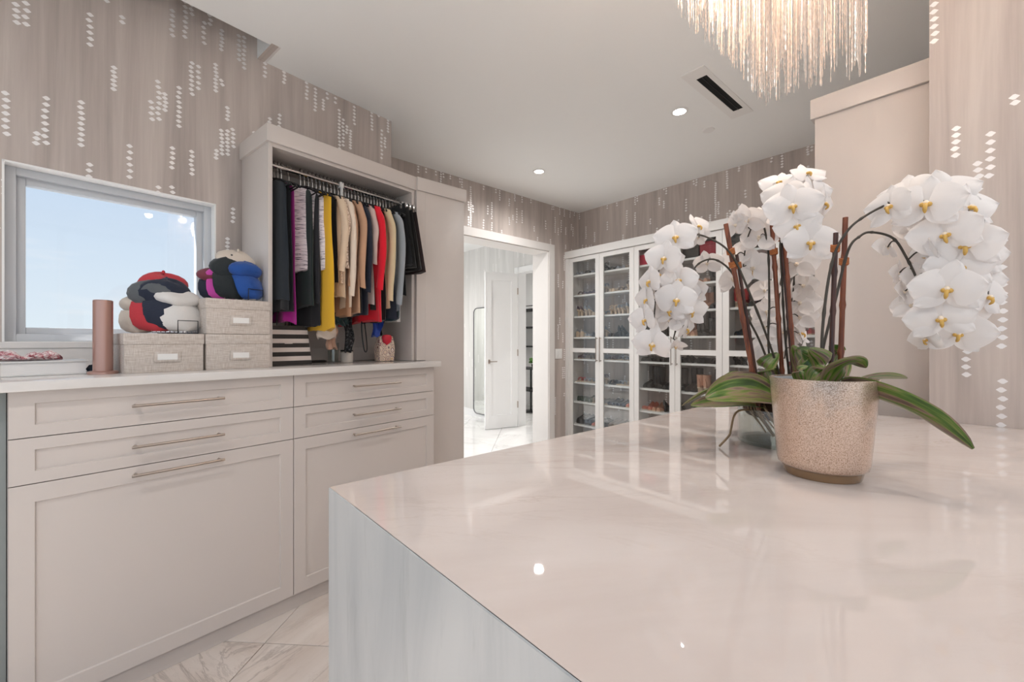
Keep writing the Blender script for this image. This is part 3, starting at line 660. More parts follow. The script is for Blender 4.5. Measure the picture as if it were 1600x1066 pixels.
def lace():
    m, nt, b = new('lace'); q = NT(nt); v, x, y, z = q.xyz(); f = q.noise(v, 60., 4., .6, 1.5)
    nt.links.new(q.ramp(f, [(.40,'#b2606a'),(.49,'#dfb0b3'),(.56,'#f0e6e4')]), b.inputs['Base Color']); b.inputs['Roughness'].default_value = .95; q.bump(b, f, .8, .004)
    mb = MB(); r = random.Random(4); n = 26
    rings = []
    for i in range(25):
        u = i/24; s_ = -.02+.20*u; w_ = .055*math.sin(math.pi*min(1,max(.03,u)))**.45; h = (.030+.012*math.sin(u*9)+.006*math.sin(u*23))*math.sin(math.pi*max(.05,min(.97,u)))**.4
        rings.append([(s_+.004*math.sin(j*2.1+i), 2.475+w_*math.cos(2*math.pi*j/n)*(1+.12*math.sin(j*3+i*.9)), ZCT+.058+max(0, h*(.5+.5*math.sin(2*math.pi*j/n))*(1+.18*math.sin(j*4.3+i*1.3)))) for j in range(n)])
    solo('lace_cloth', mb.loft(rings), 'lace', 'crumpled pink and white lace cloth lying on the book', 'cloth', (.08, 2.475, ZCT+.058), 'D', ang=60)
lace()
# ------------------------------------------------ striped bag, jar, pouch on the counter inside the wardrobe
plain('bag_black', '#2b2623', .6); plain('bag_white', '#d8cbc3', .7); plain('cream_ceramic', '#d9d0c6', .4)
bs0, bs1, bl0, bl1, bz = .925, 1.150, 2.40, 2.50, ZCT+.001
t = thing('shopping_bag', 'black and white striped paper shopping bag with cord handles', 'bag', (1.0, 2.45, ZCT), 'D')
H = .215; nst = 9
def taper(z): k = (z/H)*.022; return bs0+.0, bs1-k*1.2, bl0+k*.2, bl1-k
for i in range(nst):
    z0, z1 = H*i/nst, H*(i+1)/nst; a, b = taper(z0), taper(z1)
    part(t, 'stripe_band', MB().loft([[(a[0],a[2],bz+z0),(a[1],a[2],bz+z0),(a[1],a[3],bz+z0),(a[0],a[3],bz+z0)],[(b[0],b[2],bz+z1),(b[1],b[2],bz+z1),(b[1],b[3],bz+z1),(b[0],b[3],bz+z1)]]), 'bag_white' if i % 2 else 'bag_black', smooth=False)
for yy in (bl0+.01, bl1-.03):
    part(t, 'cord_handle', MB().tube(bez([(bs0+.04,yy,bz+H),(bs0+.045,yy,bz+H+.06),(bs0+.075,yy,bz+H+.10),(bs0+.105,yy,bz+H+.06),(bs0+.11,yy,bz+H)],6), .0025, 6), 'bag_black')
part(t, 'logo_print', MB().box(bs0+.078, bs0+.118, bl0-.001, bl0+.004, bz+.116, bz+.122), 'bag_white')
jx, jl = 1.40, 2.47
t = thing('candle_jar', 'small cream jar with black lid rim under the clothes', 'jar', (jx, jl, ZCT), 'D')
part(t, 'jar', MB().lathe([(.001,.0005),(.034,.0005),(.036,.006),(.036,.062),(.030,.068),(.001,.068)],24,(jx,jl,ZCT)), 'cream_ceramic')
part(t, 'lid', MB().lathe([(.032,.068),(.037,.068),(.037,.076),(.001,.078)],24,(jx,jl,ZCT)), 'black_plastic')
t = thing('tall_glass', 'tall clear glass tumbler beside the cream jar', 'glass', (1.36, 2.56, ZCT), 'D'); t['_b'] = [1.36, 2.56, ZCT]
part(t, 'tumbler', MB().lathe([(.001,.001),(.03,.001),(.034,.12),(.032,.12),(.028,.008),(.001,.008)],24,(1.36,2.56,ZCT)), 'bowl_glass')
solo('flat_case', MB().tube(bez([(1.15,2.50,ZCT+.009),(1.22,2.515,ZCT+.010),(1.30,2.53,ZCT+.009)],6), [.004]+[.008]*11+[.004], 8), 'bag_black', 'flat dark case lying on the counter under the clothes', 'case', (1.22,2.51,ZCT), 'D')
def gift():
    m, nt, b = new('paisley'); q = NT(nt); v, x, y, z = q.xyz()
    k = q.n.new('ShaderNodeTexVoronoi'); k.inputs['Scale'].default_value = 26; nt.links.new(v, k.inputs['Vector']); r_ = q.math('FRACT', q.math('MULTIPLY', k.outputs['Distance'], 4.2))
    c1 = q.ramp(r_, [(.0,'#6b4a3e'),(.22,'#e7dccf'),(.5,'#d2ab79'),(.7,'#efe9e2'),(.9,'#8c4848')]); nt.links.new(c1, b.inputs['Base Color']); b.inputs['Roughness'].default_value = .35
    plain('gift_red', '#d02338', .5)
    s0, L0 = 1.590, 2.40
    t = thing('gift_pouch', 'clear patterned gift pouch with red tissue beside the wardrobe jamb', 'pouch', (s0+.05, L0+.03, ZCT), 'D')
    part(t, 'pouch', MB().loft([[(s0-.002,L0,ZCT+.001),(s0+.108,L0,ZCT+.001),(s0+.108,L0+.06,ZCT+.001),(s0-.002,L0+.06,ZCT+.001)],[(s0-.006,L0-.004,ZCT+.09),(s0+.112,L0-.004,ZCT+.09),(s0+.112,L0+.06,ZCT+.09),(s0-.006,L0+.06,ZCT+.09)],[(s0+.004,L0+.01,ZCT+.165),(s0+.104,L0+.01,ZCT+.165),(s0+.104,L0+.04,ZCT+.165),(s0+.004,L0+.04,ZCT+.165)]]), 'paisley', bev=.004)
    part(t, 'tissue', MB().lathe([(.001,-.02),(.030,.0),(.036,.030),(.028,.045),(.001,.05)],14,(s0+.05,L0-.002,ZCT+.125),sy=.55), 'gift_red')
gift()
# ================================================================ CLOTHES
FAB = {}
def fabric(col, rough=.9, bump=.25, sc_=350, sheen=.15):
    if col not in FAB: FAB[col] = 1; plain('fabric_'+col, col, rough, bump=bump, bscale=sc_, sheen=sheen)
    return 'fabric_'+col
def tweed(name, stops, sz, sx=6., bump=.5, metal=0.):
    m, nt, b = new(name); q = NT(nt); v, x, y, z = q.xyz()
    f = q.noise(q.comb(q.math('MULTIPLY', x, sx), q.math('MULTIPLY', y, sx), q.math('MULTIPLY', z, sz)), 1., 3., .6)
    nt.links.new(q.ramp(f, stops), b.inputs['Base Color']); b.inputs['Roughness'].default_value = .8 if not metal else .35; b.inputs['Metallic'].default_value = metal; q.bump(b, f, bump, .003)
tweed('tweed', [(.36,'#4b4450'),(.43,'#d8cbd0'),(.6,'#efe6e6')], 230., 20.)
tweed('sequin', [(.35,'#7d6a52'),(.5,'#c9b89c'),(.62,'#f2ead8')], 260., 260., .8, .45)
tweed('lace_beige', [(.38,'#8a6d5c'),(.5,'#d6bda8'),(.6,'#e6d4c4')], 120., 120., .7)
tweed('black_lace', [(.42,'#0e0e10'),(.55,'#2b2b2e'),(.63,'#6c6a6b')], 90., 90., .6)
def hanger_mesh():
    mb = MB()
    hook = [(0,0,-.075),(0,0,-.022)] + [(0,.016*math.sin(R(a))-.0, .0+.016*math.cos(R(a))-.004) for a in range(150,-110,-26)]
    mb.tube(bez([(0,0,-.085),(0,0,-.05),(0,.006,-.024),(0,.0155,-.006),(0,.012,.008),(0,0,.0148),(0,-.012,.008),(0,-.0155,-.004)],5), .0026, 6, 0)
    mb.tube(bez([(0,-.205,-.165),(0,-.19,-.148),(0,-.10,-.112),(0,-.03,-.092),(0,0,-.086),(0,.03,-.092),(0,.10,-.112),(0,.19,-.148),(0,.205,-.165)],4), .0048, 6, 1)
    mb.tube([(0,-.198,-.158),(0,0,-.168),(0,.198,-.158)], .004, 6, 1)
    return mb
HANG = {}
def garment_mesh(kind, mat, ln, wid, th, seed, slv=0):
    """hanging garment in the local y-z plane, rail at the origin; returns list of (part name, MB, mat)"""
    r = random.Random(seed); ph = [r.random()*6.28 for _ in range(6)]; n = 28; m = 22; out = []
    rings = []
    strap = kind == 'strap'; top = -.10 if not strap else -.20
    for i in range(m+1):
        u = i/m; z = top - (ln+top if False else ln+top)*u if False else top + (-ln-top)*u
        if kind == 'strap': hw = wid*(.62+.30*min(1,u*3)+.12*u)
        elif kind == 'skirt': hw = wid*(.72+.25*u)
        else:
            k = min(1, (top-z)/.075); hw = .055 + (wid-.055)*math.sin(k*math.pi/2)**.8; hw *= 1 - .07*math.sin(min(1,u*1.4)*math.pi) + .10*u*(1 if kind != 'flare' else 2.2)
        t = th*(.55+.5*min(1,u*2.2)) * (1 if u > .04 else .6)
        ring = []
        for j in range(n):
            a = 2*math.pi*j/n; y = hw*math.cos(a); x = t*math.sin(a)
            fold = u**.7*(.010*math.sin(y*34+ph[0])+.006*math.sin(y*71+ph[1]))*(1+.4*math.sin(z*9+ph[2]))
            zz = z - (.014*math.sin(y*9+ph[3])+.006*math.sin(y*40+ph[4]))*u**3
            if kind == 'tee' and u < .12: zz -= .02*max(0, 1-abs(y)/.07)
            ring.append((x*(1+.15*math.sin(5*a+ph[5])) + fold, y + .006*math.sin(z*13+ph[1])*u, zz))
        rings.append(ring)
    out.append(('bodice' if kind != 'skirt' else 'skirt', MB().loft(rings), mat))
    if strap:
        for sy in (-1, 1):
            out.append(('strap', MB().tube(bez([(0,sy*wid*.55,-.21),(0,sy*wid*.5,-.16),(0,sy*wid*.42,-.118),(.006,sy*wid*.40,-.16),(.006,sy*wid*.5,-.21)],4), .004, 6), mat))
    if slv:
        for sy in (-1, 1):
            q = [(0, sy*(wid-.035), -.140), (0, sy*(wid+.0), -.20), (.006, sy*(wid+.022), -.30), (.008*math.sin(ph[0]), sy*(wid+.020), -.14-slv*.7), (.010*math.sin(ph[1]), sy*(wid+.010), -.14-slv)]
            pts = bez(q, 5); rr = []
            for k, p in enumerate(pts):
                u = k/(len(pts)-1); rad = .036*(1-.35*u)
                rr.append([(p.x + rad*.62*math.sin(2*math.pi*j/12)*(1+.12*math.sin(j*2+k*.8)), p.y + rad*math.cos(2*math.pi*j/12)*(1+.1*math.sin(k*.9+ph[2])), p.z + .010*math.cos(2*math.pi*j/12)) for j in range(12)])
            out.append(('sleeve', MB().loft(rr), mat))
    return out
B_ = '#15161a'; NV = '#1b2030'
# (kind, colour/material, length, half width, thickness, sleeve, what it is)
G = [('tee','#141c24',.74,.175,.016,0,'dark teal-black jacket hanging deepest at the left end of the rail'),
 ('tee','#15161a',.80,.16,.014,0,'black jacket second from the left end of the rail'),
 ('tee','#1a1c22',.80,.145,.012,0,'charcoal top just left of the magenta dress'),
 ('tee','#b3128a',.86,.145,.010,0,'magenta sleeveless top beside the tweed vest'),
 ('vest','tweed',.56,.20,.018,0,'white and mauve striped tweed vest near the left end'),
 ('tee','#20302e',.77,.135,.018,0,'dark green top hanging behind the tweed vest'),
 ('tee','#15161a',.88,.14,.018,0,'long black dress between the dark green and yellow tops'),
 ('tee','#26252a',.74,.145,.014,0,'charcoal knit just left of the yellow blouse'),
 ('flare','#eab427',.88,.21,.022,0,'bright yellow blouse with a flared hem'),
 ('tee','#39353a',.76,.185,.014,0,'dark grey cardigan just right of the yellow blouse'),
 ('tee','#15161a',.62,.165,.014,0,'black top left of the beige lace blouse'),
 ('tee','lace_beige',.62,.20,.014,.40,'beige lace blouse with openwork shoulders'),
 ('tee','#dcc3a8',.70,.205,.016,.42,'cream long-sleeved knit beside the lace blouse'),
 ('tee','#b98f72',.82,.195,.016,.5,'tan blouse left of the pale ivory top'),
 ('tee','#e6d5c3',.76,.20,.014,.55,'pale ivory blouse between two tan tops'),
 ('tee','#c49a7c',.80,.20,.016,.50,'caramel tan top left of the navy dresses'),
 ('tee','#d9c4a6',.50,.165,.012,0,'short champagne strappy top near the middle of the rail'),
 ('tee','#1b2030',.80,.19,.016,.52,'navy dress at the middle of the rail'),
 ('tee','#15161a',.78,.175,.016,0,'black dress right of the navy dress at mid rail'),
 ('tee','#b01a86',.56,.19,.014,0,'short magenta top left of the red blouse'),
 ('tee','#cfb6ae',.72,.185,.012,.35,'dusty pink blouse just left of the red blouse'),
 ('flare','#e0112b',.84,.205,.020,.50,'bright red long blouse'),
 ('tee','#2a2926',.78,.18,.014,0,'black-brown top just right of the red blouse'),
 ('vest','sequin',.60,.185,.012,0,'short sequined top behind the cream knit'),
 ('tee','#d5c29d',.76,.205,.018,.56,'cream gold long-sleeved knit right of the red blouse'),
 ('tee','#15161a',.82,.175,.014,0,'black dress right of the cream gold knit'),
 ('tee','#1d2433',.80,.19,.016,0,'navy top left of the grey blouse'),
 ('tee','#9aa0a6',.78,.20,.014,.58,'pale grey-blue blouse toward the right end'),
 ('tee','#1f3f49',.82,.19,.014,0,'dark teal top right of the grey-blue blouse'),
 ('strap','#15161a',.72,.17,.016,0,'black strappy top with thin straps toward the right end'),
 ('tee','#101114',.66,.19,.018,0,'black top left of the hanging trousers')]
sA, sB = .962, 1.655
hm = hanger_mesh().mesh('hanger', ['chrome', 'black_plastic'])
for i, (kind, c, ln, wd, th, slv, lab) in enumerate(G):
    s_ = ([.945, .962, .980, .998, 1.036] + [1.100 + (sB-1.100)*k/25 for k in range(26)])[i]; q = toW('D', (s_, RL, RZ+.012))
    tw = rnd.uniform(-7, 7) + (40 if i == 4 else 0)
    h = inst('clothes_hanger', hm, None, q, (0, 0, FR['D']+R(tw)))
    h['label'] = 'hanger holding the ' + lab; h['category'] = 'hanger'; h['group'] = 'hangers on the pull-down rail'
    mat = c if c in MAT else fabric(c)
    o = bpy.data.objects.new('hanging_garment', None); C.objects.link(o); o.location = q; o.rotation_euler = (0, 0, FR['D']+R(tw)); o.empty_display_size = .05
    o['label'] = lab; o['category'] = 'clothing'; o['group'] = 'garments on the pull-down rail'
    for nm, mb, mt in garment_mesh('tee' if kind == 'vest' else kind, mat, ln, wd, th, 100+i, slv):
        part(o, nm, mb, mt, ang=70)
# trousers over clip hangers at the right end
for k, (c, lab) in enumerate((('#0f0f12','black trousers on the first clip hanger at the right end'),('#2c2b2a','charcoal trousers on the second clip hanger at the right end'),('#15110f','brown-black trousers on the third clip hanger'),('#2b1d1d','dark brown trousers at the very right end of the rail'))):
    s_ = 1.684 + .024*k; q = toW('D', (s_, RL, RZ+.012))
    o = bpy.data.objects.new('clip_hanger', None); C.objects.link(o); o.location = q; o.rotation_euler = (0,0,FR['D']+R(-3+2*k)); o['label'] = 'chrome clip hanger holding the ' + lab.split(' on ')[0].split(' at ')[0]; o['category'] = 'hanger'; o['group'] = 'clip hangers at the right end'
    part(o, 'hook', MB().tube(bez([(0,0,-.06),(0,.006,-.024),(0,.0155,-.006),(0,0,.0148),(0,-.0155,-.004)],5), .0018, 6), 'chrome')
    part(o, 'bar', MB().tube([(0,-.16,-.065),(0,.16,-.06)], .003, 6), 'chrome')
    for y in (-.14, .12): part(o, 'clip', MB().box(-.008,.008,y-.012,y+.012,-.10,-.055), 'chrome', bev=.002)
    o2 = bpy.data.objects.new('hanging_trousers', None); C.objects.link(o2); o2.location = q; o2.rotation_euler = (0,0,FR['D']+R(-3+2*k)); o2['label'] = lab; o2['category'] = 'clothing'; o2['group'] = 'trousers at the right end'
    rings = []; r = random.Random(50+k); ph = r.random()*6
    for i in range(15):
        u = i/14; z = -.072 - .40*u - .012*k; hw = .165+.055*u
        rings.append([(.011*math.sin(2*math.pi*j/24)*(1+.8*u)+.006*u*math.sin(j*1.9+ph), hw*math.cos(2*math.pi*j/24)-.03*u-.012, z+.004*math.sin(j*.8+ph)) for j in range(24)])
    part(o2, 'waistband', MB().loft(rings[:3]), fabric(c)); part(o2, 'trouser_legs', MB().loft(rings[2:]), fabric(c), ang=70)
# loose pieces that hang below the hems
def drape(name, s_, L_, z0, z1, w0, w1, mat, label, cat, seed, d=.02):
    r = random.Random(seed); ph = [r.random()*6 for _ in range(3)]; rings = []
    for i in range(13):
        u = i/12; z = z0+(z1-z0)*u; hw = (w0+(w1-w0)*u)*(1+.14*math.sin(u*9+ph[0])) * (.35 if i in (0,) else 1)
        rings.append([(s_+hw*math.cos(2*math.pi*j/20)+.008*math.sin(u*7+ph[1]), L_+d*math.sin(2*math.pi*j/20)*(1+.4*math.sin(3*j+u*4+ph[2])), z-.008*math.sin(j*1.1+ph[2])*u) for j in range(20)])
    solo(name, MB().loft(rings), mat, label, cat, (s_, L_, z0), 'D', ang=70)
drape('silk_scarf', 1.225, 2.37, 1.52, 1.345, .03, .055, fabric('#d9c9ba',.6), 'pale ivory silk scarf dangling below the tan tops', 'scarf', 1, .028)
drape('silk_scarf', 1.262, 2.39, 1.43, 1.285, .022, .030, fabric('#c49d86',.6), 'peach silk scarf end dangling lowest under the tops', 'scarf', 2)
drape('lace_scarf', 1.372, 2.40, 1.50, 1.265, .030, .022, 'black_lace', 'black lace scarf hanging above the cream jar', 'scarf', 3)
drape('sash', 1.555, 2.38, 1.52, 1.36, .035, .026, fabric('#1b3f9c',.5), 'royal blue sash hanging above the gift pouch', 'sash', 5, .025)
drape('sash', 1.62, 2.46, 1.52, 1.37, .03, .026, fabric(B_), 'black sash hanging right of the royal blue sash', 'sash', 6)
drape('camisole', 1.30, 2.36, 1.50, 1.425, .05, .046, fabric('#1d3436'), 'dark green camisole hanging low left of the black lace scarf', 'clothing', 7)
solo('bead_necklace', MB().tube(bez([(1.452,2.385,1.53),(1.447,2.38,1.40),(1.458,2.375,1.29),(1.472,2.375,1.262),(1.484,2.38,1.29),(1.476,2.385,1.40),(1.456,2.385,1.53)],7), .0036, 6), 'black_plastic', 'long black bead necklace hanging beside the lace scarf', 'necklace', (1.46,2.385,1.53), 'D')
# ================================================================ ORCHIDS ON THE ISLAND
def leaf_mat():
    m, nt, b = new('orchid_leaf'); q = NT(nt); tc = q.n.new('ShaderNodeTexCoord'); sp = q.n.new('ShaderNodeSeparateXYZ'); nt.links.new(tc.outputs['UV'], sp.inputs[0])
    oi = q.n.new('ShaderNodeObjectInfo')
    f = q.noise(q.comb(q.math('MULTIPLY', sp.outputs[0], 1.6), q.math('MULTIPLY', sp.outputs[1], 7.), q.math('MULTIPLY', oi.outputs['Random'], 9.)), 1., 4., .55, .3)
    nt.links.new(q.ramp(f, [(.32,'#24420f'),(.43,'#476a1e'),(.49,'#6f7d38'),(.55,'#8a7360'),(.62,'#5d4a42')]), b.inputs['Base Color'])
    b.inputs['Roughness'].default_value = .32; b.inputs['Coat Weight'].default_value = .2
    h = q.noise(q.comb(q.math('MULTIPLY', sp.outputs[0], 1.), q.math('MULTIPLY', sp.outputs[1], 40.), 0.), 1., 2.); q.bump(b, h, .15, .002)
leaf_mat()
def petal_mat():
    m, nt, b = new('orchid_petal'); q = NT(nt); n = nt.nodes
    b.inputs['Base Color'].default_value = (.88,.84,.82,1); b.inputs['Roughness'].default_value = .55; b.inputs['Sheen Weight'].default_value = .2
    t = n.new('ShaderNodeBsdfTranslucent'); t.inputs[0].default_value = (.92,.86,.82,1); mx = n.new('ShaderNodeMixShader'); mx.inputs[0].default_value = .30
    v, x, y, z = q.xyz(); f = q.noise(q.comb(q.math('MULTIPLY', x, 30.), q.math('MULTIPLY', y, 140.), 0.), 1., 2.); q.bump(b, f, .10, .001)
    nt.links.new(b.outputs[0], mx.inputs[1]); nt.links.new(t.outputs[0], mx.inputs[2]); nt.links.new(mx.outputs[0], n['Material Output'].inputs[0])
petal_mat()
plain('lip_yellow', '#e3b45c', .5, var=.25, bscale=160); plain('lip_white', '#ead9c4', .5); plain('stem_dark', '#4a4238', .55, var=.5, bscale=60); plain('bud_green', '#b9b06a', .5)
def bamboo_mat(name, c1, c2):
    m, nt, b = new(name); q = NT(nt); v, x, y, z = q.xyz(); f = q.noise(q.comb(q.math('MULTIPLY', x, 160.), q.math('MULTIPLY', y, 160.), q.math('MULTIPLY', z, 9.)), 1., 4.)
    nt.links.new(q.ramp(f, [(.35, c1), (.62, c2)]), b.inputs['Base Color']); b.inputs['Roughness'].default_value = .38
bamboo_mat('bamboo_red', '#5a2c1c', '#8d4f33'); bamboo_mat('bamboo_dark', '#2e1d1b', '#55352c'); plain('raffia', '#b06a3c', .8, bump=.6, bscale=500)
plain('bark', '#5b4030', .9, bump=.8, bscale=90, var=.6); plain('root', '#9a8264', .7)
def petal_mesh(name, ln, wd, shape, cup, wave):
    nu, nv = 9, 9; v = []; f = []
    for i in range(nu):
        u = i/(nu-1)
        hw = wd*(math.sin(math.pi*min(1,u**shape*.97+.03))**.62) if shape < .9 else wd*math.sin(math.pi*min(1,u**shape*.93+.05))**.75
        for j in range(nv):
            k = 2*j/(nv-1)-1
            x = ln*u*(1-.10*k*k*(1-u)) ; y = hw*k
            z = cup*(u*u)*.5 + .10*ln*math.sin(u*2.6)*.5 - .35*hw*k*k*(.4+.6*u)*(1 if cup >= 0 else .6) + wave*math.sin(k*4+u*5)*u
            v.append((.004+x, y, z))
    for i in range(nu-1):
        for j in range(nv-1): a = i*nv+j; f.append((a, a+1, a+nv+1, a+nv))
    mb = MB(); mb.add(v, f)
    return mb.mesh(name, 'orchid_petal', ang=180)
PETAL = petal_mesh('petal', .048, .033, .62, .006, .0015); SEPAL = petal_mesh('sepal', .046, .0175, .80, .002, .001)
lipm = MB().ball((0,0,.006), .0065, 10, 6, 1).ball((.0055,-.003,.007), .0055, 8, 6, 0, .9).ball((-.0055,-.003,.007), .0055, 8, 6, 0, .9).tube(bez([(0,-.002,.006),(0,-.009,.013),(0,-.016,.012),(0,-.022,.006)],4), [.004,.0055,.0052,.0045]+[.004]*5+[.0035,.003,.0025,.001][:4], 8, 0)
LIP = lipm.mesh('lip', ['lip_yellow', 'lip_white'], ang=80)
CALYX = MB().ball((0,0,-.001), .0055, 10, 6).tube([(0,0,-.002),(0,.002,-.012)], .0016, 6).mesh('flower', 'lip_white')
def flower(root, base, p, size, yaw=0, pitch=0, roll=0):
    cp_, sp_ = math.cos(R(pitch)), math.sin(R(pitch))
    # the facing is given relative to the line from the flower to the viewer
    d = Vector((p.x, p.y, 0)).normalized(); rt = Vector((d.y, -d.x, 0))
    zf = (-d*math.cos(R(yaw)) + rt*math.sin(R(yaw)))*cp_ + Vector((0,0,1))*sp_
    up = Vector((0,0,1)); xa = up.cross(zf).normalized(); ya = zf.cross(xa)
    M3 = Matrix((xa, ya, zf)).transposed() @ Matrix.Rotation(R(roll), 3, 'Z')
    k = size/.096
    M4 = Matrix.Translation(p-base) @ (M3*k).to_4x4()
    fo = inst('flower', CALYX, root, mat=M4)
    for a in (8, 172):
        q = inst('petal', PETAL, fo, mat=Matrix.Rotation(R(a + rnd.uniform(-7,7)), 4, 'Z') @ Matrix.Translation((0,0,.0015)) @ Matrix.Rotation(R(rnd.uniform(-12,6)), 4, 'Y') @ Matrix.Scale(rnd.uniform(.93,1.07), 4))
    for a in (90, 218, 322):
        q = inst('sepal', SEPAL, fo, mat=Matrix.Rotation(R(a + rnd.uniform(-6,6)), 4, 'Z') @ Matrix.Translation((0,0,-.0015)) @ Matrix.Rotation(R(rnd.uniform(-6,12)), 4, 'Y'))
    inst('lip', LIP, fo, mat=Matrix.Scale(.74, 4))
    return fo
def stake(root, a, b, r=.0055, mat='bamboo_red', ties=()):
    a, b = Vector(a), Vector(b); ln = (b-a).length; pts = []; rs = []
    n = max(6, int(ln/.012))
    for i in range(n+1):
        u = i/n; pts.append(a.lerp(b, u)); rs.append(r*(1.0))
    for kk in (.22, .5, .77):
        i = int(kk*n); rs[i] = r*1.28
    part(root, 'stake', MB().tube(pts, rs, 10), mat, ang=60)
    for u in ties:
        c = a.lerp(b, u); d = (b-a).normalized(); mb = MB(); o1 = d.orthogonal().normalized(); o2 = d.cross(o1)
        for w_ in (-.006, -.002, .002, .006):
            mb.tube([c + d*(w_+.0015*math.sin(R(t*2))) + (o1*math.cos(R(t)) + o2*math.sin(R(t)))*(r*1.45) for t in range(0, 361, 30)], .0023, 6)
        part(root, 'twine_tie', mb, 'raffia')
def leaf(root, pts, width, fold=.25, twist=0, nm='leaf'):
    c = bez(pts, 6); n = len(c); m = 9; v = []; uvs = []
    up = Vector((0,0,1))
    for i, p in enumerate(c):
        u = i/(n-1); d = (c[min(i+1,n-1)]-c[max(i-1,0)]).normalized()
        sd = d.cross(up); sd = sd.normalized() if sd.length > 1e-3 else Vector((1,0,0)); nn = sd.cross(d).normalized()
        sd = Matrix.Rotation(R(twist), 3, d) @ sd; nn = Matrix.Rotation(R(twist), 3, d) @ nn
        w_ = width*(math.sin(math.pi*min(1,(u*.93+.06)**.85))**.6)
        for j in range(m):
            k = 2*j/(m-1)-1; v.append(p + sd*(w_*k) + nn*(fold*w_*(k*k) - .0)); uvs.append((u, j/(m-1)))
    mb = MB(); f = []; N0 = n*m
    for i in range(n-1):
        for j in range(m-1): a = i*m+j; f.append((a, a+1, a+m+1, a+m))
    lo = [q - Vector((0,0,.0016)) for q in v]
    f += [tuple(x+N0 for x in reversed(q)) for q in f[:]]
    rim = [i*m for i in range(n)] + [(n-1)*m+j for j in range(1,m)] + [i*m+m-1 for i in range(n-2,-1,-1)] + [j for j in range(m-2,0,-1)]
    f += [(rim[i], rim[(i+1)%len(rim)], rim[(i+1)%len(rim)]+N0, rim[i]+N0) for i in range(len(rim))]
    mb.add(v+lo, f)
    return part(root, nm, mb, 'orchid_leaf', ang=70, uv=uvs+uvs)
def stems(root, curves, fl, rad=.0032):
    for ci, c in enumerate(curves):
        pts = bez(c, 8); n = len(pts)
        mb = MB().tube(pts, [rad*(1-.45*i/n)*(1.35 if i % 9 == 4 else 1) for i in range(n)], 8)
        for p, idx in fl:
            if idx == ci:
                q = min(pts, key=lambda a: (a-p).length)
                if .012 < (q-p).length < .13: mb.tube(bez([q, q.lerp(p,.5)+Vector((0,0,.008)), p],4), .0016, 6)
        part(root, 'flower_stem', mb, 'stem_dark', ang=70)
# ---- pots
def mercury():
    m, nt, b = new('mercury_glass'); q = NT(nt); v, x, y, z = q.xyz()
    f = q.noise(v, 480., 3., .6); g = q.noise(v, 16., 3.); c1 = q.ramp(f, [(.30,'#96765e'),(.42,'#cbac95'),(.60,'#e6cfbd')])
    c2 = q.ramp(f, [(.34,'#7d7068'),(.48,'#ab9c90'),(.62,'#d6ccc4')]); gm = q.math('MULTIPLY', q.math('SUBTRACT', q.math('ADD', g, q.math('MULTIPLY', z, 1.5)), .72), 3., True)
    nt.links.new(q.mix(gm, c1, c2), b.inputs['Base Color']); b.inputs['Metallic'].default_value = .70; b.inputs['Roughness'].default_value = .30; b.inputs['Coat Weight'].default_value = 1.; b.inputs['Coat Roughness'].default_value = .05
    q.bump(b, f, .35, .0015)
mercury(); plain('silver_inside', '#eef0f4', .30, metal=.35); plain('amber_glass', '#8a6a4a', .12, coat=.6)
pc = P(1284, 533, .93); pc.z = IZ
t = thing('planter', 'speckled silver and champagne mercury-glass planter at the front', 'planter', pc)
part(t, 'bowl', MB().lathe([(.001,.018),(.074,.018),(.0815,.024),(.084,.036),(.0985,.210),(.0955,.2105),(.0945,.206)],56,pc,cap=False), 'mercury_glass', ang=50)
part(t, 'foot', MB().lathe([(.001,.0005),(.069,.0005),(.071,.006),(.0735,.0178),(.001,.0178)],48,pc), 'amber_glass', ang=40)
part(t, 'silver_lining', MB().lathe([(.0945,.2065),(.0930,.180),(.089,.160)],56,pc,cap=False), 'silver_inside', ang=50)
part(t, 'potting_bark', MB().lathe([(.089,.162),(.06,.172),(.03,.168),(.001,.176)],28,pc,cap=False), 'bark')
bc = P(1222, 533, 1.215); bc.z = IZ
t = thing('glass_bowl', 'low clear glass bowl of roots and bark behind the planter', 'bowl', bc)
part(t, 'bowl', MB().lathe([(.001,.001),(.110,.001),(.1125,.005),(.1125,.100),(.109,.100),(.108,.010),(.001,.009)],56,bc,cap=False), 'bowl_glass', ang=50)
part(t, 'bark', MB().lathe([(.001,.062),(.05,.066),(.088,.078),(.100,.095),(.08,.114),(.04,.122),(.001,.126)],22,bc), 'bark')
mb = MB(); r = random.Random(9)
for k in range(16):
    a = R(120+rnd.random()*200); q0 = bc + Vector((.07*math.cos(a), .07*math.sin(a), .115)); q1 = bc + Vector((.100*math.cos(a+.3), .100*math.sin(a+.3), .100)); q2 = bc + Vector((.092*math.cos(a+.7), .092*math.sin(a+.7), .03+.03*rnd.random()))
    mb.tube(bez([q0, q1, q2], 5), .0022, 6)
lr = P(1150, 643, 1.19)
mb.tube(bez([P(1185,642,1.2), P(1158,641,1.19), P(1147,650,1.185), P(1142,672,1.175), P(1139,681,1.17), Vector((P(1124,683,1.16).x, P(1124,683,1.16).y, IZ+.004))],5), .0028, 6)
part(t, 'aerial_roots', mb, 'root')
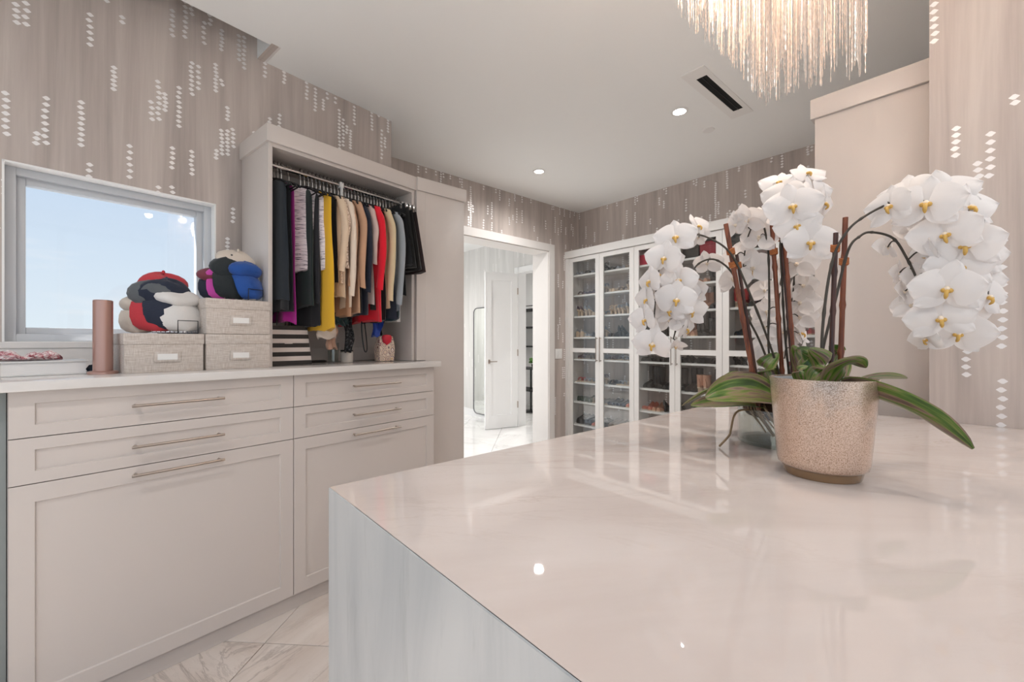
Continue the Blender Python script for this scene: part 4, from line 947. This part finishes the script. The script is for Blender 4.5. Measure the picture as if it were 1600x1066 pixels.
# ---- plant in the glass bowl, left spray
def plant(label, base, stakes_, curves, flowers, leaves):
    base = Vector(base); t = thing('orchid_plant', label, 'orchid', base, group='white moth orchids on the island')
    for a, b, r_, m_, ti_ in stakes_: stake(t, a, b, r_, m_, ti_)
    fl = []
    for (x, y, F, px, yaw, pit, rol, ci) in flowers:
        p = P(x, y, F); flower(t, base, p, px, yaw, pit, rol); fl.append((p, ci))
    stems(t, curves, fl)
    for a in leaves: leaf(t, *a)
    return t
bb = (bc.x, bc.y, IZ+.06)
SZ = .098
plant('white moth orchid arching left over the glass bowl with bamboo stakes', bb,
  [(P(1186,640,1.17), P(1134,350,1.17), .0062, 'bamboo_red', (.78,.85)), (P(1190,640,1.19), P(1151,398,1.19), .0045, 'bamboo_dark', (.93,))],
  [[P(1232,632,1.2), P(1205,545,1.18), P(1170,455,1.16), P(1143,398,1.16), P(1112,374,1.17), P(1080,366,1.19), P(1050,378,1.2), P(1030,420,1.2), P(1024,470,1.19), P(1022,500,1.19)],
   [P(1222,632,1.2), P(1190,540,1.2), P(1160,480,1.19), P(1146,430,1.19), P(1118,406,1.2), P(1092,412,1.2), P(1078,436,1.2), P(1072,480,1.2), P(1058,510,1.2), P(1052,530,1.2)],],
  [(1056,371,1.17,.108,-12,8,5,0),(1090,354,1.20,.085,55,20,10,0),(1092,372,1.22,.075,140,-10,0,0),(1038,404,1.17,.10,-18,0,-8,0),(1015,440,1.18,.092,-52,0,5,0),(1011,468,1.19,.088,-60,-5,0,0),(1008,500,1.18,.09,-45,-5,6,0),(1020,538,1.17,.108,-20,-14,-10,0),
   (1060,438,1.18,.10,6,4,4,1),(1057,469,1.17,.108,0,0,-6,1),(1079,487,1.19,.098,30,-10,6,1),(1082,456,1.21,.09,150,0,0,1),(1105,412,1.23,.08,165,30,0,1),(1045,500,1.21,.092,160,0,0,1),(1073,514,1.20,.078,70,-20,0,1),(1056,541,1.2,.055,10,-60,0,1),(1033,470,1.22,.095,170,0,0,0),(1040,440,1.22,.09,150,10,0,0),
   (1030,430,1.205,.092,-25,5,12,0),(1046,404,1.21,.09,30,15,0,0),(1048,455,1.20,.09,-20,0,15,1),(1068,455,1.20,.092,20,0,-12,1),(1046,486,1.19,.088,-15,-10,8,1)],
  [([P(1228,632,1.18), P(1190,612,1.14), P(1145,610,1.10), P(1103,622,1.07)], .050, .30, -50), ([P(1215,634,1.22), P(1165,606,1.24), P(1110,612,1.26), P(1066,634,1.27)], .030, .4, 10),
   ([P(1215,640,1.2), P(1160,628,1.17), P(1115,630,1.14), P(1080,634,1.12)], .028, .3, -30), ([P(1220,632,1.24), P(1180,598,1.30), P(1145,596,1.34), P(1118,612,1.36)], .032, .3, 0), ([P(1215,632,1.19), P(1182,606,1.2), P(1152,588,1.22), P(1128,590,1.24)], .022, .3, -30),
   ([P(1220,634,1.21), P(1205,600,1.2), P(1196,575,1.19), P(1216,552,1.18)], .034, .3, 60)])
plant('white moth orchid with three bamboo stakes in the middle of the group', (bb[0]+.03, bb[1]-.02, bb[2]),
  [(P(1226,640,1.19), P(1206,350,1.19), .0058, 'bamboo_red', (.85,)), (P(1244,640,1.18), P(1219,343,1.18), .0052, 'bamboo_dark', (.90,)), (P(1246,640,1.17), P(1226,372,1.17), .0050, 'bamboo_red', ())],
  [[P(1236,636,1.2), P(1203,560,1.2), P(1202,470,1.2), P(1200,390,1.2), P(1190,345,1.19), P(1178,350,1.2), P(1166,380,1.24), P(1160,430,1.26)],
   [P(1240,636,1.2), P(1228,540,1.2), P(1222,440,1.19), P(1220,370,1.17), P(1232,322,1.12), P(1252,300,1.09), P(1262,325,1.07), P(1272,350,1.06), P(1278,372,1.05)],
   [P(1230,636,1.22), P(1215,520,1.25), P(1222,430,1.28), P(1238,412,1.30), P(1240,450,1.31), P(1232,500,1.31), P(1226,560,1.30)]],
  [(1238,323,1.05,.118,4,4,6,1),(1223,306,1.09,.105,-20,10,-14,1),(1218,286,1.13,.09,-10,30,0,1),(1246,353,1.05,.098,-10,0,8,1),(1267,379,1.03,.112,4,-4,-6,1),(1272,304,1.08,.10,62,6,12,1),(1262,272,1.10,.085,35,35,0,1),(1288,318,1.08,.09,75,-10,0,1),(1240,292,1.12,.09,20,20,0,1),
   (1168,345,1.20,.10,150,25,0,0),(1186,372,1.21,.105,170,-5,10,0),(1150,352,1.23,.085,130,10,0,0),(1190,338,1.22,.095,20,40,0,0),(1176,420,1.24,.115,176,0,0,0),(1146,437,1.26,.098,150,-10,0,0),(1150,400,1.27,.09,160,-20,0,0),(1195,455,1.28,.085,170,-10,0,2),
   (1245,413,1.27,.112,168,10,0,2),(1256,447,1.28,.10,140,0,6,2),(1250,474,1.29,.105,160,-8,0,2),(1250,497,1.30,.10,165,-15,0,2),(1198,488,1.30,.095,172,-5,0,2),(1196,512,1.31,.09,165,-10,0,2),(1250,522,1.30,.09,80,30,0,2),(1200,540,1.31,.095,170,-10,0,2),(1252,548,1.30,.08,90,-20,0,2),(1190,565,1.31,.08,160,-10,0,2),(1228,470,1.33,.10,170,0,0,2),(1226,520,1.33,.10,170,0,0,2),(1222,550,1.33,.09,170,0,0,2)],
  [([P(1240,640,1.2), P(1255,600,1.18), P(1252,565,1.16), P(1238,540,1.15)], .026, .35, 70), ([P(1250,640,1.2), P(1275,592,1.16), P(1262,562,1.12), P(1245,545,1.09)], .034, .3, 60)])
pb = (pc.x, pc.y, IZ+.165)
plant('white moth orchid arching right out of the mercury-glass planter', pb,
  [(P(1297,608,.95), P(1306,364,.95), .0050, 'bamboo_dark', (.90,)), (P(1312,606,1.0), P(1321,340,1.0), .0056, 'bamboo_red', (.74,))],
  [[P(1288,606,.94), P(1284,540,.94), P(1291,460,.94), P(1303,400,.94), P(1322,364,.93), P(1345,342,.92), P(1390,318,.91), P(1440,306,.90), P(1490,315,.89), P(1530,350,.89), P(1545,400,.88)],
   [P(1276,606,.98), P(1287,540,.98), P(1305,470,.98), P(1325,392,.97), P(1344,369,.96), P(1362,363,.95), P(1395,372,.94), P(1416,402,.93), P(1434,440,.92), P(1446,478,.91), P(1453,510,.90), P(1454,532,.90)]],
  [(1391,323,.90,.098,-34,4,6,0),(1447,319,.87,.120,-4,6,-4,0),(1415,300,.94,.095,-20,24,0,0),(1478,300,.92,.112,12,16,10,0),(1514,325,.89,.105,52,10,0,0),(1541,356,.91,.085,80,0,0,0),(1478,367,.86,.108,-14,0,10,0),(1506,384,.85,.118,10,0,0,0),(1446,394,.90,.078,-60,-8,12,1),(1534,402,.88,.10,48,-6,0,0),
   (1386,388,.97,.062,-120,-10,0,1),(1404,428,.95,.060,-110,0,0,1),(1412,457,.94,.062,-110,-10,0,1),(1498,418,.86,.112,18,-4,8,0),(1480,452,.84,.112,0,-4,-8,1),(1543,464,.87,.092,62,-8,0,0),(1424,478,.93,.072,170,-10,0,1),(1470,498,.86,.105,4,-8,6,1),(1496,521,.87,.10,14,-14,-6,1),(1448,530,.90,.068,-50,-20,0,1),(1448,432,.92,.085,-140,0,0,1),(1460,345,.92,.10,170,0,0,0),(1520,440,.90,.10,40,0,0,0),(1510,495,.90,.09,40,-10,0,1),(1437,350,.95,.09,160,0,0,0)],
  [([P(1318,604,.93), P(1375,622,.86), P(1440,650,.80), P(1519,701,.755)], .042, .45, -32), ([P(1318,604,.98), P(1350,594,1.0), P(1385,590,1.02), P(1417,591,1.04)], .020, .3, -30),
   ([P(1290,606,.92), P(1312,576,.89), P(1336,566,.88), P(1353,574,.88)], .024, .3, -25), ([P(1262,606,.95), P(1272,585,.94), P(1290,568,.93), P(1265,545,.92)], .030, .35, 60), ([P(1300,606,.97), P(1306,580,1.0), P(1312,555,1.02), P(1296,540,1.03)], .026, .3, 50), ([P(1255,606,.93), P(1248,586,.92), P(1250,577,.915), P(1262,572,.91)], .012, .3, 30), ([P(1290,606,.97), P(1270,580,.99), P(1255,560,1.0), P(1250,545,1.01)], .026, .3, 60)])
# ================================================================ SHOES AND BAGS BEHIND THE GLASS
def shoe_mesh(kind, col, sole):
    """toe towards -x, on z = 0"""
    m1, m2 = ('leather_'+col), ('leather_'+sole)
    for nme, c in ((m1, col), (m2, sole)):
        if nme not in MAT: plain(nme, c, .45)
    mb = MB(); L = .235
    hh = {'pump': .075, 'sandal': .06, 'flat': .012, 'sneaker': .022, 'boot': .045, 'tall': .05, 'wedge': .06}[kind]
    def lift(u): return hh*(max(0, (u-.38)/.62))**1.3 if kind not in ('flat', 'sneaker') else 0
    rings = []; srings = []
    for i in range(11):
        u = i/10; w_ = .038*math.sin(math.pi*min(1, .08+u*.87))**.5*(1-.22*u); z0 = lift(u) + (.010 if kind != 'sneaker' else .024)
        top = {'pump': .026+.03*max(0,(u-.55))*1.2 if not .3 < u < .75 else .020, 'sandal': .012, 'wedge': .03, 'flat': .030+.02*u, 'sneaker': .04+.045*min(1,u*1.6), 'boot': .035+.05*u, 'tall': .035+.05*u}[kind]
        if kind == 'pump': top = .034-.016*math.sin(math.pi*min(1,max(0,(u-.12)/.75))) + .030*max(0,u-.6)
        rings.append([(-.5*L+L*u, w_*math.cos(a)*(1 if math.sin(a) < .5 else .8), z0+max(0, top*math.sin(a))) for a in [math.pi*j/7 for j in range(8)]])
        srings.append([(-.5*L+L*u, w_*1.04*k, z) for k, z in ((-1, z0-.010 if kind != 'sneaker' else 0), (1, z0-.010 if kind != 'sneaker' else 0), (1, z0), (-1, z0))])
    if kind != 'sandal': mb.loft(rings)
    mb.loft(srings, mi=1)
    if kind in ('pump', 'sandal'): mb.loft([[(.5*L-.030+.010*a+k*.0, q, z) for a, q in ((-1,-.008),(1,-.008),(1,.008),(-1,.008))] for z, k in ((0,0),(hh*.6,0),(hh+.006,0))], mi=1)
    if kind == 'wedge': mb.loft([[(.5*L-.12,-.02,.0),(.5*L-.005,-.024,.0),(.5*L-.005,.024,.0),(.5*L-.12,.02,.0)],[(.5*L-.12,-.02,.012),(.5*L-.005,-.024,hh+.004),(.5*L-.005,.024,hh+.004),(.5*L-.12,.02,.012)]], mi=1)
    if kind in ('boot', 'tall'):
        mb.loft([[(.5*L-.06+.030*a, .02*q, z) for a, q in ((-1,-1),(1,-1),(1,1),(-1,1))] for z in (0, hh)], mi=1)
        H_ = .17 if kind == 'boot' else .225
        mb.loft([[(.5*L-.055+.045*(1+.1*k)*math.cos(2*math.pi*j/10), .036*(1+.15*k)*math.sin(2*math.pi*j/10), z) for j in range(10)] for k, z in ((0,hh+.02),(0,.10),(.6,.15),(1,H_))])
    if kind in ('sandal',):
        for x in (-.07, -.05): mb.tube([(x, .034*math.cos(a), .012+lift((x+.5*L)/L)+.036*math.sin(a)) for a in [math.pi*j/8 for j in range(9)]], .005, 6)
        mb.tube([(.085+.02*math.sin(a), .026*math.cos(a), hh+.035+.012*math.sin(a*2)) for a in [2*math.pi*j/12 for j in range(13)]], .004, 6)
        mb.tube([(.105, 0, hh+.005), (.108, 0, hh+.045)], .006, 6)
    return mb.mesh('shoe', [m1, m2], ang=50)
COLN = {'#1a1a1c':'black','#3a332f':'dark brown','#7a6a5c':'taupe','#b98a72':'tan','#c9b29a':'beige','#8a8d92':'silver grey','#3c4a5c':'slate blue','#a83a38':'red','#c9705a':'coral','#35473c':'dark green','#d8d2cb':'white','#5a4a52':'plum grey'}
KN = {'pump':'high-heeled pump','sandal':'strappy heeled sandal','flat':'flat slipper','sneaker':'sneaker','boot':'ankle boot','tall':'tall boot','wedge':'wedge shoe'}
SM = {}
ORD = ['first','second','third','fourth','fifth','sixth','seventh','eighth','ninth']
def put_shoe(kind, col, x, y, z, rz, label, grp):
    if (kind, col) not in SM: SM[(kind, col)] = shoe_mesh(kind, col, '#2b2725' if col in ('#1a1a1c','#3a332f','#35473c','#3c4a5c') else '#c9b29a')
    o = inst('shoe', SM[(kind, col)], None, (x, y, z+.0005), (0, 0, rz)); o['label'] = label; o['category'] = 'shoe'; o['group'] = grp
UNITS = [('doorway shoe cabinet', 3.44, 2.62, 7, [['pump','sandal'],['pump','sandal'],['pump','sandal'],['pump','wedge'],['flat','sandal'],['sandal','sandal'],['wedge','flat'],['sneaker','flat']]),
         ('middle shoe cabinet', 2.53, 1.71, 7, [None,['boot','pump'],['boot','tall'],['tall','boot'],['flat','sandal'],['tall','boot'],['pump','sneaker']]),
         ('right shoe cabinet', 1.61, .99, 5, [None,['pump','wedge'],['boot','pump'],['wedge','flat'],['flat','sandal'],['boot','wedge']])]
PAL = [['#1a1a1c','#7a6a5c','#8a8d92','#c9b29a','#3a332f','#5a4a52','#8a8d92'], ['#1a1a1c','#3a332f','#1a1a1c','#b98a72','#3a332f'], ['#1a1a1c','#3a332f','#a83a38','#7a6a5c']]
for ui, (un, y0, y1, npair, rows) in enumerate(UNITS):
    for ri, kinds in enumerate(rows):
        if not kinds: continue
        pitch = (y0-y1)/(npair*1.0); idx = 0
        for pi in range(npair):
            kind = kinds[0] if rnd.random() < .6 else kinds[1]; col = rnd.choice(PAL[ui])
            if ui == 0 and ri == 7: col = ['#1a1a1c','#3c4a5c','#c9705a','#3a332f','#7a6a5c','#7a6a5c','#8a8d92'][pi]
            if ui == 0 and ri == 6: col = ['#35473c','#35473c','#7a6a5c','#8a8d92','#3c4a5c','#3c4a5c','#c9705a'][pi]
            if ui == 0 and ri == 5: col = ['#a83a38','#8a8d92','#8a8d92','#5a4a52','#1a1a1c','#8a8d92','#c9b29a'][pi]
            if ui == 1 and ri == 6: col = ['#c9705a','#b98a72','#1a1a1c','#1a1a1c','#3a332f','#1a1a1c','#1a1a1c'][pi]
            yc = y0 - pitch*(pi+.5); rz = 0 if rnd.random() < .55 else math.pi
            for sgn, side in ((1, 'left'), (-1, 'right')):
                lab = '%s %s, %s of %s pair, %s shelf, %s' % (COLN[col], KN[kind], side, ORD[pi], ORD[ri], un)
                put_shoe(kind, col, 4.145+rnd.uniform(-.01,.01), yc + sgn*pitch*.235, SHZ[ri], rz + R(rnd.uniform(-6,6)), lab, 'shoes in the glass cabinets')
# boxes and bags
plain('box_red', '#b21f3c', .5); plain('box_dark', '#4a4541', .6); plain('leather_cognac', '#8a4f30', .45, bump=.3, bscale=200); plain('box_wine', '#8e2430', .5)
def gbox(y0, y1, z, h, mat, lab):
    t = thing('shoe_box', lab, 'box', (4.12, (y0+y1)/2, z), group='boxes on the top shelf')
    part(t, 'box_base', MB().box(4.005, 4.28, y1+.002, y0-.002, z+.001, z+h*.75), mat, bev=.001); part(t, 'lid', MB().box(4.001, 4.284, y1, y0, z+h*.74, z+h), mat, bev=.002)
gbox(2.55, 2.36, SHZ[0], .11, 'box_red', 'red box on the top shelf at the left of the middle cabinet')
gbox(2.06, 1.90, SHZ[0], .12, 'box_dark', 'dark grey box on the top shelf beside the crimson box')
gbox(1.89, 1.70, SHZ[0], .135, 'box_wine', 'crimson box on the top shelf behind the orchid stem')
gbox(1.60, 1.40, SHZ[0], .12, 'box_dark', 'dark grey box on the top shelf behind the bamboo stakes')
def bag(y, z, w_, h, mat, lab, x=4.10):
    t = thing('handbag', lab, 'handbag', (x, y, z), group='leather handbags in and on the cabinets')
    part(t, 'body', MB().loft([[(x-.055*k, y-w_/2*k2, z+zz), (x+.055*k, y-w_/2*k2, z+zz), (x+.055*k, y+w_/2*k2, z+zz), (x-.055*k, y+w_/2*k2, z+zz)] for zz, k, k2 in ((.001,1,1),(h*.3,1.02,1),(h*.72,.6,.92),(h*.74,.4,.9))]), mat, bev=.008)
    part(t, 'flap', MB().box(x-.062, x-.045, y-w_/2*.9, y+w_/2*.9, z+h*.35, z+h*.66), mat, bev=.004)
    part(t, 'strap', MB().tube(bez([(x, y-w_*.35, z+h*.7), (x, y-w_*.22, z+h*.95), (x, y+w_*.22, z+h*.95), (x, y+w_*.35, z+h*.7)], 6), .005, 6), mat)
    part(t, 'clasp', MB().box(x-.066, x-.060, y-.012, y+.012, z+h*.36, z+h*.44), 'nickel', bev=.001)
for i, (z, h) in enumerate(((SHZ[0], .17), (SHZ[1], .21), (SHZ[2], .20))):
    bag(.86, z, .19, h, 'leather_cognac', 'cognac leather handbag on the %s shelf beside the tall white panel' % ORD[i])
bag(.94, 2.4245, .26, .20, 'leather_cognac', 'cognac leather bag standing on top of the glass cabinets')
